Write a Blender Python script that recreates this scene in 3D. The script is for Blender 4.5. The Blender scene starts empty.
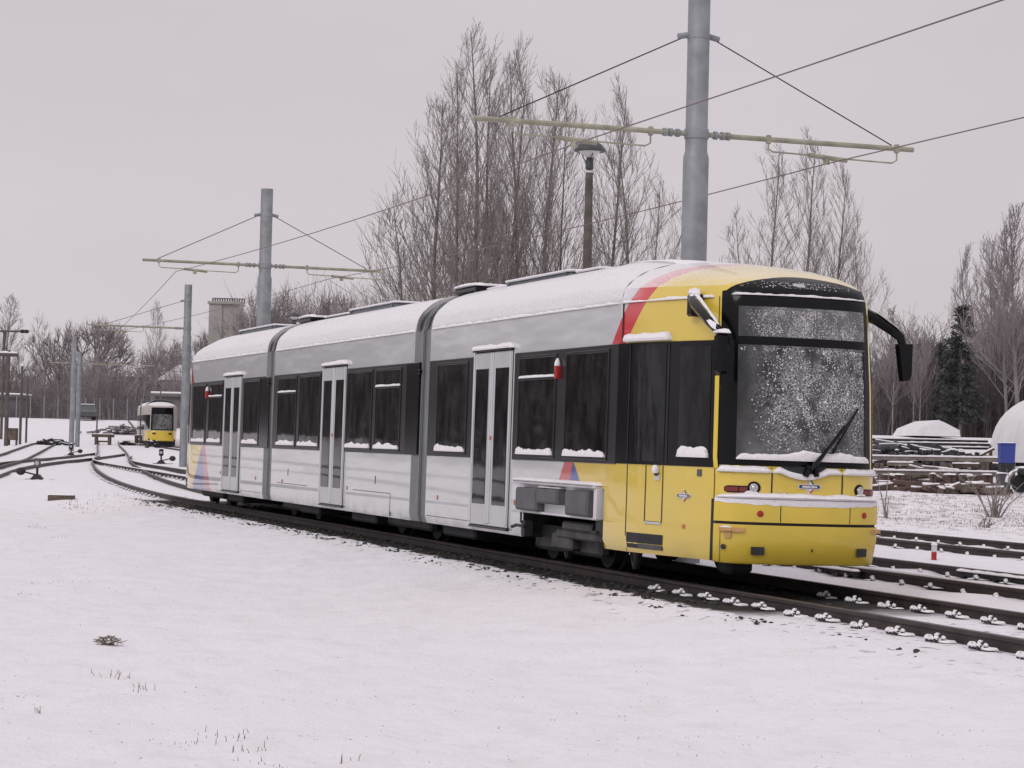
import bpy, bmesh, math, random
from math import sin, cos, tan, atan, radians, pi, sqrt
from mathutils import Vector, Matrix, noise

random.seed(7)
scene = bpy.context.scene
COL = scene.collection

# ------------------------------------------------------------------ camera
YAW, PITCH, ROLL = radians(161.2636), radians(1.4919), radians(1.4)
CAM = Vector((0.0, -10.0, 1.39)); FPX = 2254.0
_F0 = Vector((cos(YAW), sin(YAW), 0)); _U0 = Vector((0, 0, 1))
FW = _F0 * cos(PITCH) + _U0 * sin(PITCH)
_U = -_F0 * sin(PITCH) + _U0 * cos(PITCH); _R = FW.cross(_U)
RT = _R * cos(ROLL) + _U * sin(ROLL); UP = -_R * sin(ROLL) + _U * cos(ROLL)
FH = _F0.copy(); RH = Vector((sin(YAW), -cos(YAW), 0))
cam_d = bpy.data.cameras.new("camera"); cam = bpy.data.objects.new("camera", cam_d)
COL.objects.link(cam)
cam.matrix_world = Matrix.Translation(CAM) @ Matrix((RT, UP, -FW)).transposed().to_4x4()
cam_d.sensor_width = 36; cam_d.lens = FPX / 1024 * 36
cam_d.clip_start = 0.3; cam_d.clip_end = 3000
scene.camera = cam
scene.render.resolution_x = 1024; scene.render.resolution_y = 768
scene.view_settings.view_transform = 'Standard'
scene.view_settings.look = 'None'
scene.view_settings.exposure = 0

def spot(x, y, depth):           # survey helper: sight line to a point at a distance
    return CAM + (FW + RT * ((x - 512) / FPX) - UP * ((y - 384) / FPX)) * depth
def sm(a, b, x):
    t = min(1, max(0, (x - a) / (b - a))); return t * t * (3 - 2 * t)
def ground_z(X, Y):
    dx, dy = X - CAM.x, Y - CAM.y
    d = dx * FH.x + dy * FH.y; r = dx * RH.x + dy * RH.y
    h = -.12 - .24 * sm(1.3, 4.5, -Y) * (1 - sm(45, 80, d))
    h += .27 * sm(48, 90, d) + .27 * sm(90, 160, d)
    q = r / max(d, 1)
    sr = sm(.03, .12, q); sl = 1 - sm(-.06, .02, q)
    h += sl * 2.2 * sm(168, 215, d) + sr * (.42 * sm(42, 62, d) + 1.6 * sm(68, 130, d))
    return h
def on_ground(x, depth):
    p = spot(x, 440, depth); p.z = ground_z(p.x, p.y); return p
def height_at(x, y, depth):
    return spot(x, y, depth).z

# ------------------------------------------------------------------ materials
def mat(name, col, rough=.6, metal=0.0, spec=.5, noise_amt=0.0, noise_scale=8.0, bump=0.0, bump_scale=40.0, col2=None, coat=0.0, fac_lo=.35, fac_hi=.65):
    m = bpy.data.materials.new(name); m.use_nodes = True
    nt = m.node_tree; b = nt.nodes['Principled BSDF']
    b.inputs['Roughness'].default_value = rough; b.inputs['Metallic'].default_value = metal
    b.inputs['Specular IOR Level'].default_value = spec
    if coat: b.inputs['Coat Weight'].default_value = coat; b.inputs['Coat Roughness'].default_value = .06
    c = (*col, 1)
    b.inputs['Base Color'].default_value = c
    tc = nt.nodes.new('ShaderNodeTexCoord')
    if noise_amt or col2:
        n = nt.nodes.new('ShaderNodeTexNoise'); n.inputs['Scale'].default_value = noise_scale
        n.inputs['Detail'].default_value = 6
        nt.links.new(tc.outputs['Object'], n.inputs['Vector'])
        mr = nt.nodes.new('ShaderNodeMapRange'); mr.inputs[1].default_value = fac_lo; mr.inputs[2].default_value = fac_hi
        nt.links.new(n.outputs['Fac'], mr.inputs[0])
        mx = nt.nodes.new('ShaderNodeMix'); mx.data_type = 'RGBA'
        c2 = (*col2, 1) if col2 else (*[min(1, v * (1 + noise_amt)) for v in col], 1)
        c1 = c if col2 else (*[v * (1 - noise_amt) for v in col], 1)
        mx.inputs['A'].default_value = c1; mx.inputs['B'].default_value = c2
        nt.links.new(mr.outputs[0], mx.inputs['Factor']); nt.links.new(mx.outputs['Result'], b.inputs['Base Color'])
    if bump:
        n2 = nt.nodes.new('ShaderNodeTexNoise'); n2.inputs['Scale'].default_value = bump_scale; n2.inputs['Detail'].default_value = 4
        nt.links.new(tc.outputs['Object'], n2.inputs['Vector'])
        bp = nt.nodes.new('ShaderNodeBump'); bp.inputs['Strength'].default_value = bump; bp.inputs['Distance'].default_value = .02
        nt.links.new(n2.outputs['Fac'], bp.inputs['Height']); nt.links.new(bp.outputs['Normal'], b.inputs['Normal'])
    return m

class NG:                         # tiny node-graph helper
    def __init__(s, m): s.nt = m.node_tree; s.b = s.nt.nodes['Principled BSDF']
    def _in(s, sock, v):
        if v is None: return
        if hasattr(v, 'is_output'): s.nt.links.new(v, sock)
        else: sock.default_value = v
    def math(s, op, a, b=None, c=None, clamp=False):
        n = s.nt.nodes.new('ShaderNodeMath'); n.operation = op; n.use_clamp = clamp
        s._in(n.inputs[0], a); s._in(n.inputs[1], b)
        if c is not None: s._in(n.inputs[2], c)
        return n.outputs[0]
    def ss(s, lo, hi, x):
        n = s.nt.nodes.new('ShaderNodeMapRange'); n.interpolation_type = 'SMOOTHSTEP'
        s._in(n.inputs[0], x); n.inputs[1].default_value = lo; n.inputs[2].default_value = hi
        return n.outputs[0]
    def mix(s, f, a, b):
        n = s.nt.nodes.new('ShaderNodeMix'); n.data_type = 'RGBA'
        s._in(n.inputs['Factor'], f)
        for k, v in (('A', a), ('B', b)):
            if hasattr(v, 'is_output'): s.nt.links.new(v, n.inputs[k])
            else: n.inputs[k].default_value = (*v, 1)
        return n.outputs['Result']
    def noise(s, scale, detail=4, vec=None, rough=.5):
        n = s.nt.nodes.new('ShaderNodeTexNoise'); n.inputs['Scale'].default_value = scale
        n.inputs['Detail'].default_value = detail; n.inputs['Roughness'].default_value = rough
        s.nt.links.new(vec if vec else s.obj(), n.inputs['Vector']); return n.outputs['Fac']
    def obj(s):
        n = s.nt.nodes.new('ShaderNodeTexCoord'); return n.outputs['Object']
    def mapping(s, scale):
        n = s.nt.nodes.new('ShaderNodeMapping'); n.inputs['Scale'].default_value = scale
        s.nt.links.new(s.obj(), n.inputs['Vector']); return n.outputs[0]
    def xyz(s, v=None):
        n = s.nt.nodes.new('ShaderNodeSeparateXYZ'); s.nt.links.new(v or s.obj(), n.inputs[0]); return n.outputs
    def bump(s, h, strength, dist):
        n = s.nt.nodes.new('ShaderNodeBump'); n.inputs['Strength'].default_value = strength; n.inputs['Distance'].default_value = dist
        s.nt.links.new(h, n.inputs['Height']); s.nt.links.new(n.outputs['Normal'], s.b.inputs['Normal'])

SNOWC = (.80, .775, .80)
M = {}
M['snow'] = mat('snow', SNOWC, .75, spec=.25, bump=.5, bump_scale=45, noise_amt=.04, noise_scale=20)
M['steel'] = mat('galvanised_steel', (.25, .265, .28), .55, .25, noise_amt=.16, noise_scale=3.5, bump=.1)
M['arm'] = mat('arm_tube', (.30, .29, .22), .55, noise_amt=.2, noise_scale=5)
M['wire'] = mat('wire', (.17, .12, .12), .6)
M['dark'] = mat('dark_iron', (.018, .018, .02), .6, noise_amt=.4, noise_scale=6)
M['rail'] = mat('rail_rust', (.020, .013, .013), .55, .0, col2=(.042, .028, .027), noise_scale=4, bump=.2, bump_scale=30)
M['railhead'] = mat('rail_head', (.045, .034, .038), .4, .2, noise_amt=.3, noise_scale=3)
M['black'] = mat('black_trim', (.005, .005, .006), .14, spec=.2, noise_amt=.3, noise_scale=2)
M['frame'] = mat('window_frame_grey', (.020, .021, .022), .22, spec=.2, noise_amt=.15, noise_scale=2)
M['seam'] = mat('seam', (.02, .02, .022), .7)
M['hatchgrey'] = mat('equipment_grey', (.085, .088, .095), .55, noise_amt=.15, noise_scale=5)
M['whitepaint'] = mat('white_paint', (.60, .60, .62), .4, noise_amt=.06, noise_scale=4)
M['doorframe'] = mat('door_silver', (.60, .605, .62), .28, .35, noise_amt=.05, noise_scale=2)
M['bellow'] = mat('bellows_grey', (.16, .168, .175), .5, noise_amt=.1, noise_scale=3)
M['roofgrey'] = mat('roof_unit_grey', (.10, .115, .13), .5, noise_amt=.15)
M['red'] = mat('red_lens', (.35, .02, .015), .2)
M['orange'] = mat('orange_lens', (.45, .16, .08), .4)
M['chrome'] = mat('lamp_reflector', (.6, .6, .6), .12, .9)
M['foam'] = mat('wood_block', (.55, .32, .14), .8, noise_amt=.15)
M['lens'] = mat('tail_lens_red', (.16, .02, .02), .25)
M['rubble'] = mat('rubble', (.20, .185, .19), .9, noise_amt=.3)
M['bogie'] = mat('bogie_grey', (.05, .05, .046), .7, noise_amt=.4, noise_scale=5)
M['yellow'] = mat('yellow_paint', (.68, .50, .062), .28, coat=.3, noise_amt=.05, noise_scale=2)
M['blue'] = mat('emblem_blue', (.02, .03, .14), .35)
M['emwhite'] = mat('emblem_white', (.75, .74, .74), .4)
M['emgreen'] = mat('emblem_green', (.02, .12, .05), .4)
M['emred'] = mat('emblem_red', (.5, .05, .03), .4)
M['emsalmon'] = mat('emblem_salmon', (.62, .25, .16), .4)
M['emgrey'] = mat('emblem_silver', (.42, .42, .46), .4)
M['lampcap'] = mat('lamp_cap', (.045, .048, .052), .5)
M['lampglass'] = mat('lamp_glass', (.62, .62, .62), .3)
M['brownpole'] = mat('weathered_pole', (.10, .085, .078), .8, noise_amt=.25, noise_scale=4)
M['timber'] = mat('timber', (.10, .075, .06), .85, noise_amt=.4, noise_scale=4, bump=.3)
M['concrete'] = mat('concrete', (.34, .325, .30), .85, noise_amt=.1, noise_scale=.6)
M['wall'] = mat('pale_wall', (.42, .39, .37), .85, noise_amt=.08, noise_scale=.8)
M['shedwall'] = mat('shed_wall', (.14, .13, .13), .8, noise_amt=.2, noise_scale=.8)
M['stone'] = mat('ballast_stone', (.035, .03, .03), .9, noise_amt=.5, noise_scale=9)
M['binblue'] = mat('bin_blue', (.03, .05, .27), .45, noise_amt=.1)
M['fence'] = mat('fence_wire', (.12, .115, .12), .7)
M['grass'] = mat('dry_grass', (.13, .105, .075), .9, col2=(.22, .18, .13), noise_scale=3)
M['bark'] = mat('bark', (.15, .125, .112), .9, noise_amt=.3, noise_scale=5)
M['pit'] = mat('shade_black_iron', (.007, .007, .008), .8)  # iron darkened to near black in place of shade beneath the tram
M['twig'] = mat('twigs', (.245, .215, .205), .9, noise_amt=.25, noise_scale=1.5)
M['hazebark'] = mat('haze_bark', (.20, .18, .184), .9, noise_amt=.25, noise_scale=1)  # this and the next two: distance haze painted in as lighter grey
M['hazetwig'] = mat('haze_twigs', (.27, .235, .245), .9, noise_amt=.3, noise_scale=.4)
M['hazetwig2'] = mat('haze_twigs_brown', (.275, .24, .246), .9, noise_amt=.35, noise_scale=.3)
M['birchbark'] = mat('birch_bark', (.30, .28, .28), .85, col2=(.1, .09, .09), noise_scale=6)
M['needles'] = mat('needles', (.055, .065, .06), .9, col2=(.10, .105, .10), noise_scale=2)  # green lifted towards grey, distance haze put into the colour
M['tan'] = mat('pale_timber', (.24, .205, .185), .85, noise_amt=.25, noise_scale=3)
M['rusty'] = mat('rusty_steel', (.085, .052, .045), .8, noise_amt=.4, noise_scale=3)
M['tent'] = mat('tent_fabric', (.70, .69, .71), .7, noise_amt=.06, noise_scale=1.5)

def glass_mat(name, base, base2, rough=.03):
    m = mat(name, base, rough, spec=.30 if 'cab' not in name else .2); g = NG(m)
    v = g.mapping((2.4, 2.4, 1.1)); n = g.noise(1.7, 8, v, .62)
    g.nt.links.new(g.mix(g.ss(.38, .68, n), base, base2), g.b.inputs['Base Color'])  # mottling stands in for mirrored trees, mixed into the base colour
    g.bump(g.noise(1.6, 2, g.mapping((1, 1, 1.4))), .06, .012)
    return m
M['glass'] = glass_mat('tinted_glass', (.005, .005, .006), (.030, .028, .030))
M['screen'] = glass_mat('windscreen_glass', (.028, .029, .029), (.065, .066, .066), .05)
def frost(m):                      # fine frozen snow on the outside of the glass
    g = NG(m); x, y, z = g.xyz(); base = g.b.inputs['Base Color'].links[0].from_socket
    up = g.math('GREATER_THAN', z, 2.45)
    side = g.math('MULTIPLY', g.ss(-.72, -.30, y), g.ss(.85, .60, y))
    f = g.math('MULTIPLY', g.ss(.38, .62, g.noise(48, 6, None, .75)), g.ss(.30, .60, g.noise(5, 4)))
    low = g.math('MULTIPLY', g.ss(1.75, 1.3, z), .42)
    a = g.math('MULTIPLY', side, g.math('MULTIPLY_ADD', up, .22, .60))
    f = g.math('MULTIPLY', f, a)
    f = g.math('MAXIMUM', f, g.math('MULTIPLY', low, g.math('MULTIPLY', g.ss(.25, .75, g.noise(3, 5)), .8)))
    f = g.math('MAXIMUM', f, g.math('MULTIPLY', g.math('MULTIPLY', up, side), .20))
    g.nt.links.new(g.mix(f, base, (.46, .46, .47)), g.b.inputs['Base Color'])
    g.nt.links.new(g.math('MULTIPLY_ADD', f, .9, .06), g.b.inputs['Roughness'])
frost(M['screen'])
M['cabglass'] = glass_mat('cab_glass', (.006, .006, .007), (.022, .022, .024))

def body_paint():
    m = mat('tram_paint', (.6, .6, .6), .25); g = NG(m); b = g.b
    x, y, z = g.xyz()
    zw = g.math('SUBTRACT', z, 2.47)
    e1 = g.math('SUBTRACT', x, g.math('MULTIPLY_ADD', zw, .97, -22.69))      # >0 : red begins
    e2 = g.math('SUBTRACT', x, g.math('MULTIPLY_ADD', zw, .93, -22.31))     # >0 : yellow begins
    up = g.math('GREATER_THAN', z, 1.8)
    zl = g.math('SUBTRACT', z, 1.17)
    l1 = g.math('SUBTRACT', x, g.math('MULTIPLY_ADD', zl, .77, -24.07))
    l2 = g.math('SUBTRACT', x, g.math('MULTIPLY_ADD', zl, .50, -23.78))
    l3 = g.math('SUBTRACT', x, g.math('MULTIPLY_ADD', zl, -1.05, -23.75))
    st = lambda e: g.ss(-.006, .006, e)
    silver = (.5, .5, .5); yel = (.58, .39, .04); red = (.56, .022, .035); blu = (.045, .075, .30)
    n1 = g.noise(.9, 5, g.mapping((1, 1, 3)))
    silv = g.mix(n1, (.53, .535, .55), (.60, .605, .62))
    yelv = g.mix(n1, (.64, .47, .052), (.70, .515, .07))
    upper = g.mix(st(e2), g.mix(st(e1), silv, red), yelv)
    lower = g.mix(st(l3), g.mix(st(l2), g.mix(st(l1), silv, (.52, .09, .09)), blu), yelv)
    paint = g.mix(up, lower, upper)
    # grime near the skirt
    gr = g.math('MULTIPLY', g.ss(.55, .25, z), g.ss(.35, .7, g.noise(2.5, 6)))
    paint = g.mix(g.math('MULTIPLY', gr, g.math('MULTIPLY_ADD', g.ss(-24.5, -23, x), -.32, .45)), paint, (.10, .09, .085))
    # snow lying on everything that faces up
    gn = g.nt.nodes.new('ShaderNodeNewGeometry'); nz = g.xyz(gn.outputs['Normal'])[2]
    fine = g.noise(38, 3); big = g.noise(2.2, 3)
    cabr = g.ss(-22.7, -21.2, x)
    thr = g.math('ADD', g.math('MULTIPLY', cabr, .58), .16)
    sn = g.math('ADD', g.math('SUBTRACT', nz, thr), g.math('ADD', g.math('MULTIPLY_ADD', fine, .55, -.27), g.math('MULTIPLY_ADD', big, .36, -.18)))
    snow = g.math('MULTIPLY', g.ss(-.08, .30, sn), g.math('SUBTRACT', g.math('MULTIPLY_ADD', g.ss(.35, .65, fine), .22, .62), g.math('MULTIPLY', cabr, .24)))
    dust = g.math('MULTIPLY', g.math('MULTIPLY', g.ss(2.915, 2.96, z), g.math('SUBTRACT', 1.0, g.ss(-22.6, -21.9, x))), g.math('MULTIPLY_ADD', g.ss(.3, .62, fine), .38, .38))
    snow = g.math('MAXIMUM', snow, dust)
    # specks clinging to the flanks
    sp = g.math('MULTIPLY', g.ss(.73, .77, g.noise(26, 2)), .5)
    snow = g.math('MAXIMUM', snow, sp)
    col = g.mix(snow, paint, SNOWC)
    g.nt.links.new(col, b.inputs['Base Color'])
    g.nt.links.new(g.math('MULTIPLY_ADD', snow, -1.0, 1.0), b.inputs['Coat Weight']); b.inputs['Coat Roughness'].default_value = .035
    g.nt.links.new(g.math('MULTIPLY_ADD', snow, .5, .22), b.inputs['Roughness'])
    wav = g.math('ADD', g.noise(1.0, 2, g.mapping((.55, 1, 2.6))), g.math('MULTIPLY', g.math('MULTIPLY', fine, snow), .22))
    g.bump(wav, .6, .06)
    return m
M['paint'] = body_paint()

# ------------------------------------------------------------------ mesh helpers
class MB:
    def __init__(s): s.bm = bmesh.new()
    def _set(s, faces, m):
        for f in faces: f.material_index = m
    def box(s, a, b, bev=0.0, m=0, mtx=None, seg=1):
        t = bmesh.new()
        c = [(a[i] + b[i]) / 2 for i in range(3)]; d = [abs(b[i] - a[i]) for i in range(3)]
        bmesh.ops.create_cube(t, size=1, matrix=Matrix.Translation(c) @ Matrix.Diagonal((*d, 1)))
        if bev: bmesh.ops.bevel(t, geom=list(t.edges), offset=min(bev, min(d) * .45), segments=seg, affect='EDGES', profile=.5)
        if mtx: bmesh.ops.transform(t, matrix=mtx, verts=t.verts)
        s.join(t, m)
    def join(s, t, m):
        t.verts.index_update(); vs = [s.bm.verts.new(v.co) for v in t.verts]
        for f in t.faces:
            try: s.bm.faces.new([vs[v.index] for v in f.verts]).material_index = m
            except ValueError: pass
        t.free()
    def tube(s, pts, rad, n=8, m=0, caps=True):
        pts = [Vector(p) for p in pts]
        if not isinstance(rad, (list, tuple)): rad = [rad] * len(pts)
        rings = []
        ref = None
        for i, p in enumerate(pts):
            d = (pts[min(i + 1, len(pts) - 1)] - pts[max(i - 1, 0)]).normalized()
            if ref is None: ref = Vector((0, 0, 1)) if abs(d.z) < .9 else Vector((1, 0, 0))
            a = d.cross(ref).normalized(); b = a.cross(d).normalized(); ref = b
            rings.append([s.bm.verts.new(p + (a * cos(2 * pi * k / n) + b * sin(2 * pi * k / n)) * rad[i]) for k in range(n)])
        for r0, r1 in zip(rings, rings[1:]):
            for k in range(n):
                s.bm.faces.new((r0[k], r0[(k + 1) % n], r1[(k + 1) % n], r1[k])).material_index = m
        if caps:
            for r in (rings[0][::-1], rings[-1]):
                s.bm.faces.new(r).material_index = m
    def lathe(s, c, prof, n=16, m=0):
        c = Vector(c); rings = []
        for r, z in prof:
            rings.append([s.bm.verts.new(c + Vector((r * cos(2 * pi * k / n), r * sin(2 * pi * k / n), z))) for k in range(n)])
        for r0, r1 in zip(rings, rings[1:]):
            for k in range(n):
                s.bm.faces.new((r0[k], r0[(k + 1) % n], r1[(k + 1) % n], r1[k])).material_index = m
        s.bm.faces.new(rings[0][::-1]).material_index = m; s.bm.faces.new(rings[-1]).material_index = m
    def grid(s, rows, m=0, skip=None, mfn=None):
        vs = [[s.bm.verts.new(p) for p in r] for r in rows]
        for i in range(len(rows) - 1):
            for j in range(len(rows[i]) - 1):
                if skip and skip(i, j): continue
                f = s.bm.faces.new((vs[i][j], vs[i][j + 1], vs[i + 1][j + 1], vs[i + 1][j]))
                f.material_index = mfn(i, j) if mfn else m
        return vs
    def poly(s, pts, m=0):
        s.bm.faces.new([s.bm.verts.new(p) for p in pts]).material_index = m
    def prism(s, pts2, lo, hi, fn, m=0):           # extrude a 2-D outline; fn(a,b,h) -> point
        A = [s.bm.verts.new(fn(a, b, lo)) for a, b in pts2]; B = [s.bm.verts.new(fn(a, b, hi)) for a, b in pts2]
        n = len(A)
        for k in range(n): s.bm.faces.new((A[k], A[(k + 1) % n], B[(k + 1) % n], B[k])).material_index = m
        s.bm.faces.new(A[::-1]).material_index = m; s.bm.faces.new(B).material_index = m
    def snow(s, p0, p1, out, depth, h, seed=0, n=None, m=0, ragged=.5, upv=(0, 0, 1)):
        p0, p1, out, upv = Vector(p0), Vector(p1), Vector(out).normalized(), Vector(upv)
        L = (p1 - p0).length; n = n or max(4, int(L / .05)); rows = []
        for i in range(n + 1):
            t = i / n; p = p0.lerp(p1, t)
            k = 1 + ragged * noise.noise(Vector((t * L * 5.0 + seed * 7.3, seed * 1.7, .3))) + .5 * ragged * noise.noise(Vector((t * L * 17 + seed, 3.1, seed)))
            e = min(1, min(t, 1 - t) * L / .035 + .25); hh = h * k * e; dd = depth * (.8 + .25 * k) * (.6 + .4 * e)
            rows.append([p, p + upv * hh * .85, p + upv * hh + out * dd * .35, p + upv * hh * .75 + out * dd * .85, p + upv * hh * .3 + out * dd, p + out * dd * .9])
        vs = s.grid(rows, m)
        s.bm.faces.new(vs[0][::-1]).material_index = m; s.bm.faces.new(vs[-1]).material_index = m
    def snowpath(s, pts, outs, depth, hs, seed=0, ragged=.4, m=0):
        rows = []; L = 0; n = len(pts) - 1; tot = sum((pts[i + 1] - pts[i]).length for i in range(n)); up = Vector((0, 0, 1))
        for i, p in enumerate(pts):
            if i: L += (p - pts[i - 1]).length
            out = Vector((outs[i].x, outs[i].y, 0)).normalized()
            k = 1 + ragged * noise.noise(Vector((L * 5.0 + seed * 7.3, seed * 1.7, .3))) + .5 * ragged * noise.noise(Vector((L * 17 + seed, 3.1, seed)))
            e = min(1, min(L, tot - L) / .05 + .3); hh = hs[i] * k * e; dd = depth * (.8 + .25 * k) * (.6 + .4 * e)
            rows.append([p, p + up * hh * .85, p + up * hh + out * dd * .35, p + up * hh * .75 + out * dd * .85, p + up * hh * .3 + out * dd, p + out * dd * .9])
        vs = s.grid(rows, m)
        s.bm.faces.new(vs[0][::-1]).material_index = m; s.bm.faces.new(vs[-1]).material_index = m
    def build(s, name, mats, parent=None, smooth=True, ang=35, loc=None, rotz=0, recalc=True):
        if recalc: bmesh.ops.recalc_face_normals(s.bm, faces=s.bm.faces)
        me = bpy.data.meshes.new(name); s.bm.to_mesh(me); s.bm.free()
        for mm in (mats if isinstance(mats, (list, tuple)) else [mats]): me.materials.append(M[mm] if isinstance(mm, str) else mm)
        if smooth:
            me.shade_smooth(); me.set_sharp_from_angle(angle=radians(ang))
        o = bpy.data.objects.new(name, me); COL.objects.link(o)
        if parent: o.parent = parent
        if loc: o.location = loc
        o.rotation_euler.z = rotz
        return o

def thing(name, label, cat, loc=(0, 0, 0), rotz=0, group=None):
    o = bpy.data.objects.new(name, None); o.empty_display_size = .2; COL.objects.link(o)
    o.location = loc; o.rotation_euler.z = rotz; o['label'] = label; o['category'] = cat
    if group: o['group'] = group
    return o
def tag(o, label=None, cat=None, group=None, kind=None):
    if label: o['label'] = label
    if cat: o['category'] = cat
    if group: o['group'] = group
    if kind: o['kind'] = kind
    return o
def copy_thing(root, loc, rotz=0, scale=None, label=None, group=None):
    r = root.copy(); COL.objects.link(r); r.location = loc; r.rotation_euler.z = rotz
    if scale: r.scale = scale
    if label: r['label'] = label
    if group: r['group'] = group
    for ch in list(root.children):
        c = ch.copy(); COL.objects.link(c); c.parent = r
        for g in list(ch.children):
            d = g.copy(); COL.objects.link(d); d.parent = c
    return r
def text_mesh(txt, size, name, material, parent, mtx, bold=.0):
    cu = bpy.data.curves.new(name, 'FONT'); cu.body = txt; cu.size = size; cu.align_x = 'CENTER'; cu.align_y = 'CENTER'
    cu.offset = bold; cu.extrude = .001
    t = bpy.data.objects.new(name + '_curve', cu); COL.objects.link(t)
    dg = bpy.context.evaluated_depsgraph_get(); me = bpy.data.meshes.new_from_object(t.evaluated_get(dg))
    bpy.data.objects.remove(t); bpy.data.curves.remove(cu)
    me.transform(mtx); me.materials.clear(); me.materials.append(M[material])
    o = bpy.data.objects.new(name, me); COL.objects.link(o)
    if parent: o.parent = parent
    return o
# ================================================================== the tram
PLAN = [(0, 1), (.24, .967), (.54, .875), (.75, .79), (.865, .725), (.935, .62), (.985, .38), (1, 0)]
U0 = -22.45
def _cum():
    c = [0]
    for (a0, b0), (a1, b1) in zip(PLAN, PLAN[1:]):
        c.append(c[-1] + sqrt(((a1 - a0) * 2.33) ** 2 + ((b1 - b0) * 1.2) ** 2))
    return [x / c[-1] for x in c]
CUM = _cum()
def plan(q):
    n = len(PLAN)
    for i in range(n - 1):
        if q <= CUM[i + 1] or i == n - 2:
            t = (q - CUM[i]) / (CUM[i + 1] - CUM[i]); break
    g = lambda j: (PLAN[j] if 0 <= j < n else ((-PLAN[1][0], 1.033) if j < 0 else (PLAN[n - 2][0], -PLAN[n - 2][1])))
    p0, p1, p2, p3 = g(i - 1), g(i), g(i + 1), g(i + 2)
    return [.5 * (2 * p1[k] + (p2[k] - p0[k]) * t + (2 * p0[k] - 5 * p1[k] + 4 * p2[k] - p3[k]) * t * t + (3 * p1[k] - p0[k] - 3 * p2[k] + p3[k]) * t ** 3) for k in (0, 1)]
RINGS = [(.26, 1.17, .97, -20.30, 0), (.36, 1.2, .97, -20.24, 0), (1.17, 1.2, .97, -20.23, 0), (1.22, 1.2, .97, -20.27, 0), (2.0, 1.2, .955, -20.31, 0), (2.7, 1.2, .932, -20.38, 0), (2.90, 1.2, .92, -20.41, 0),
         (3.08, 1.16, .92, -20.46, .06), (3.22, 1.05, .92, -20.56, .11), (3.34, .88, .92, -20.72, .18), (3.44, .6, .92, -21.0, .23), (3.485, .3, .92, -21.35, .25), (3.5, .01, .92, -21.7, .24)]
def ring(h):
    for a, b in zip(RINGS, RINGS[1:]):
        if h <= b[0] or b is RINGS[-1]:
            t = (h - a[0]) / (b[0] - a[0]); return [x + (y - x) * t for x, y in zip(a, b)]
def roof_drop(u, z): return .10 * max(0, u + 23.4) * min(1, max(0, (z - 2.95) / .55))
def nose(s, h):                    # s: -1 near side .. 0 front .. +1 far side
    a, b = plan(1 - abs(s)); _, w, ws, uf, dr = ring(h)
    v = w * b * (1 - (1 - ws) * a)
    u = U0 + (uf - U0) * a
    return Vector((u, -v if s < 0 else v, h - roof_drop(u, h)))
def nose_n(s, h):
    e = .012
    ds = nose(min(s + e, 1), h) - nose(max(s - e, -1), h); dh = nose(s, h + e) - nose(s, h - e)
    return ds.cross(dh).normalized()
def on_nose(s, h, off=0.0): return nose(s, h) + nose_n(s, h) * off
def patch(mb, s0, s1, h0, h1, off, ns=10, nh=6, m=0, thick=0.0):
    f0 = h0 if callable(h0) else (lambda s: h0); f1 = h1 if callable(h1) else (lambda s: h1)
    rows = []
    for j in range(nh + 1):
        rows.append([on_nose(s0 + (s1 - s0) * i / ns, f0(s0 + (s1 - s0) * i / ns) + (f1(s0 + (s1 - s0) * i / ns) - f0(s0 + (s1 - s0) * i / ns)) * j / nh, off) for i in range(ns + 1)])
    vs = mb.grid(rows, m)
    if thick:                       # closing edge so that the panel has a real thickness
        edge = [(0, i) for i in range(ns + 1)] + [(j, ns) for j in range(1, nh + 1)] + [(nh, i) for i in range(ns - 1, -1, -1)] + [(j, 0) for j in range(nh - 1, 0, -1)]
        back = []
        for (j, i) in edge:
            s = s0 + (s1 - s0) * i / ns; h = f0(s) + (f1(s) - f0(s)) * j / nh
            back.append(mb.bm.verts.new(on_nose(s, h, off - thick)))
        for k in range(len(edge)):
            a = vs[edge[k][0]][edge[k][1]]; k2 = (k + 1) % len(edge); b = vs[edge[k2][0]][edge[k2][1]]
            mb.bm.faces.new((a, b, back[k2], back[k])).material_index = m
def nose_box(mb, s0, s1, h0, h1, off, th, m=0, ns=4): patch(mb, s0, s1, h0, h1, off, ns, 2, m, th)

def snow_arc(mb, s0, s1, hf, off, depth, ef, seed, ragged):
    n = max(6, int(abs(s1 - s0) * 120)); ss = [s0 + (s1 - s0) * i / n for i in range(n + 1)]
    mb.snowpath([on_nose(s, hf(s), off) for s in ss], [nose_n(s, hf(s)) for s in ss], depth, [ef(s) for s in ss], seed, ragged)
REAR = Matrix.Translation((-69.3, 0, 0)) @ Matrix.Rotation(pi, 4, 'Z')
tram = thing('tram', 'three-section silver and yellow articulated tram dusted with snow, standing on the nearest track', 'tram')
tram.rotation_euler.x = radians(-0.6)

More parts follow.
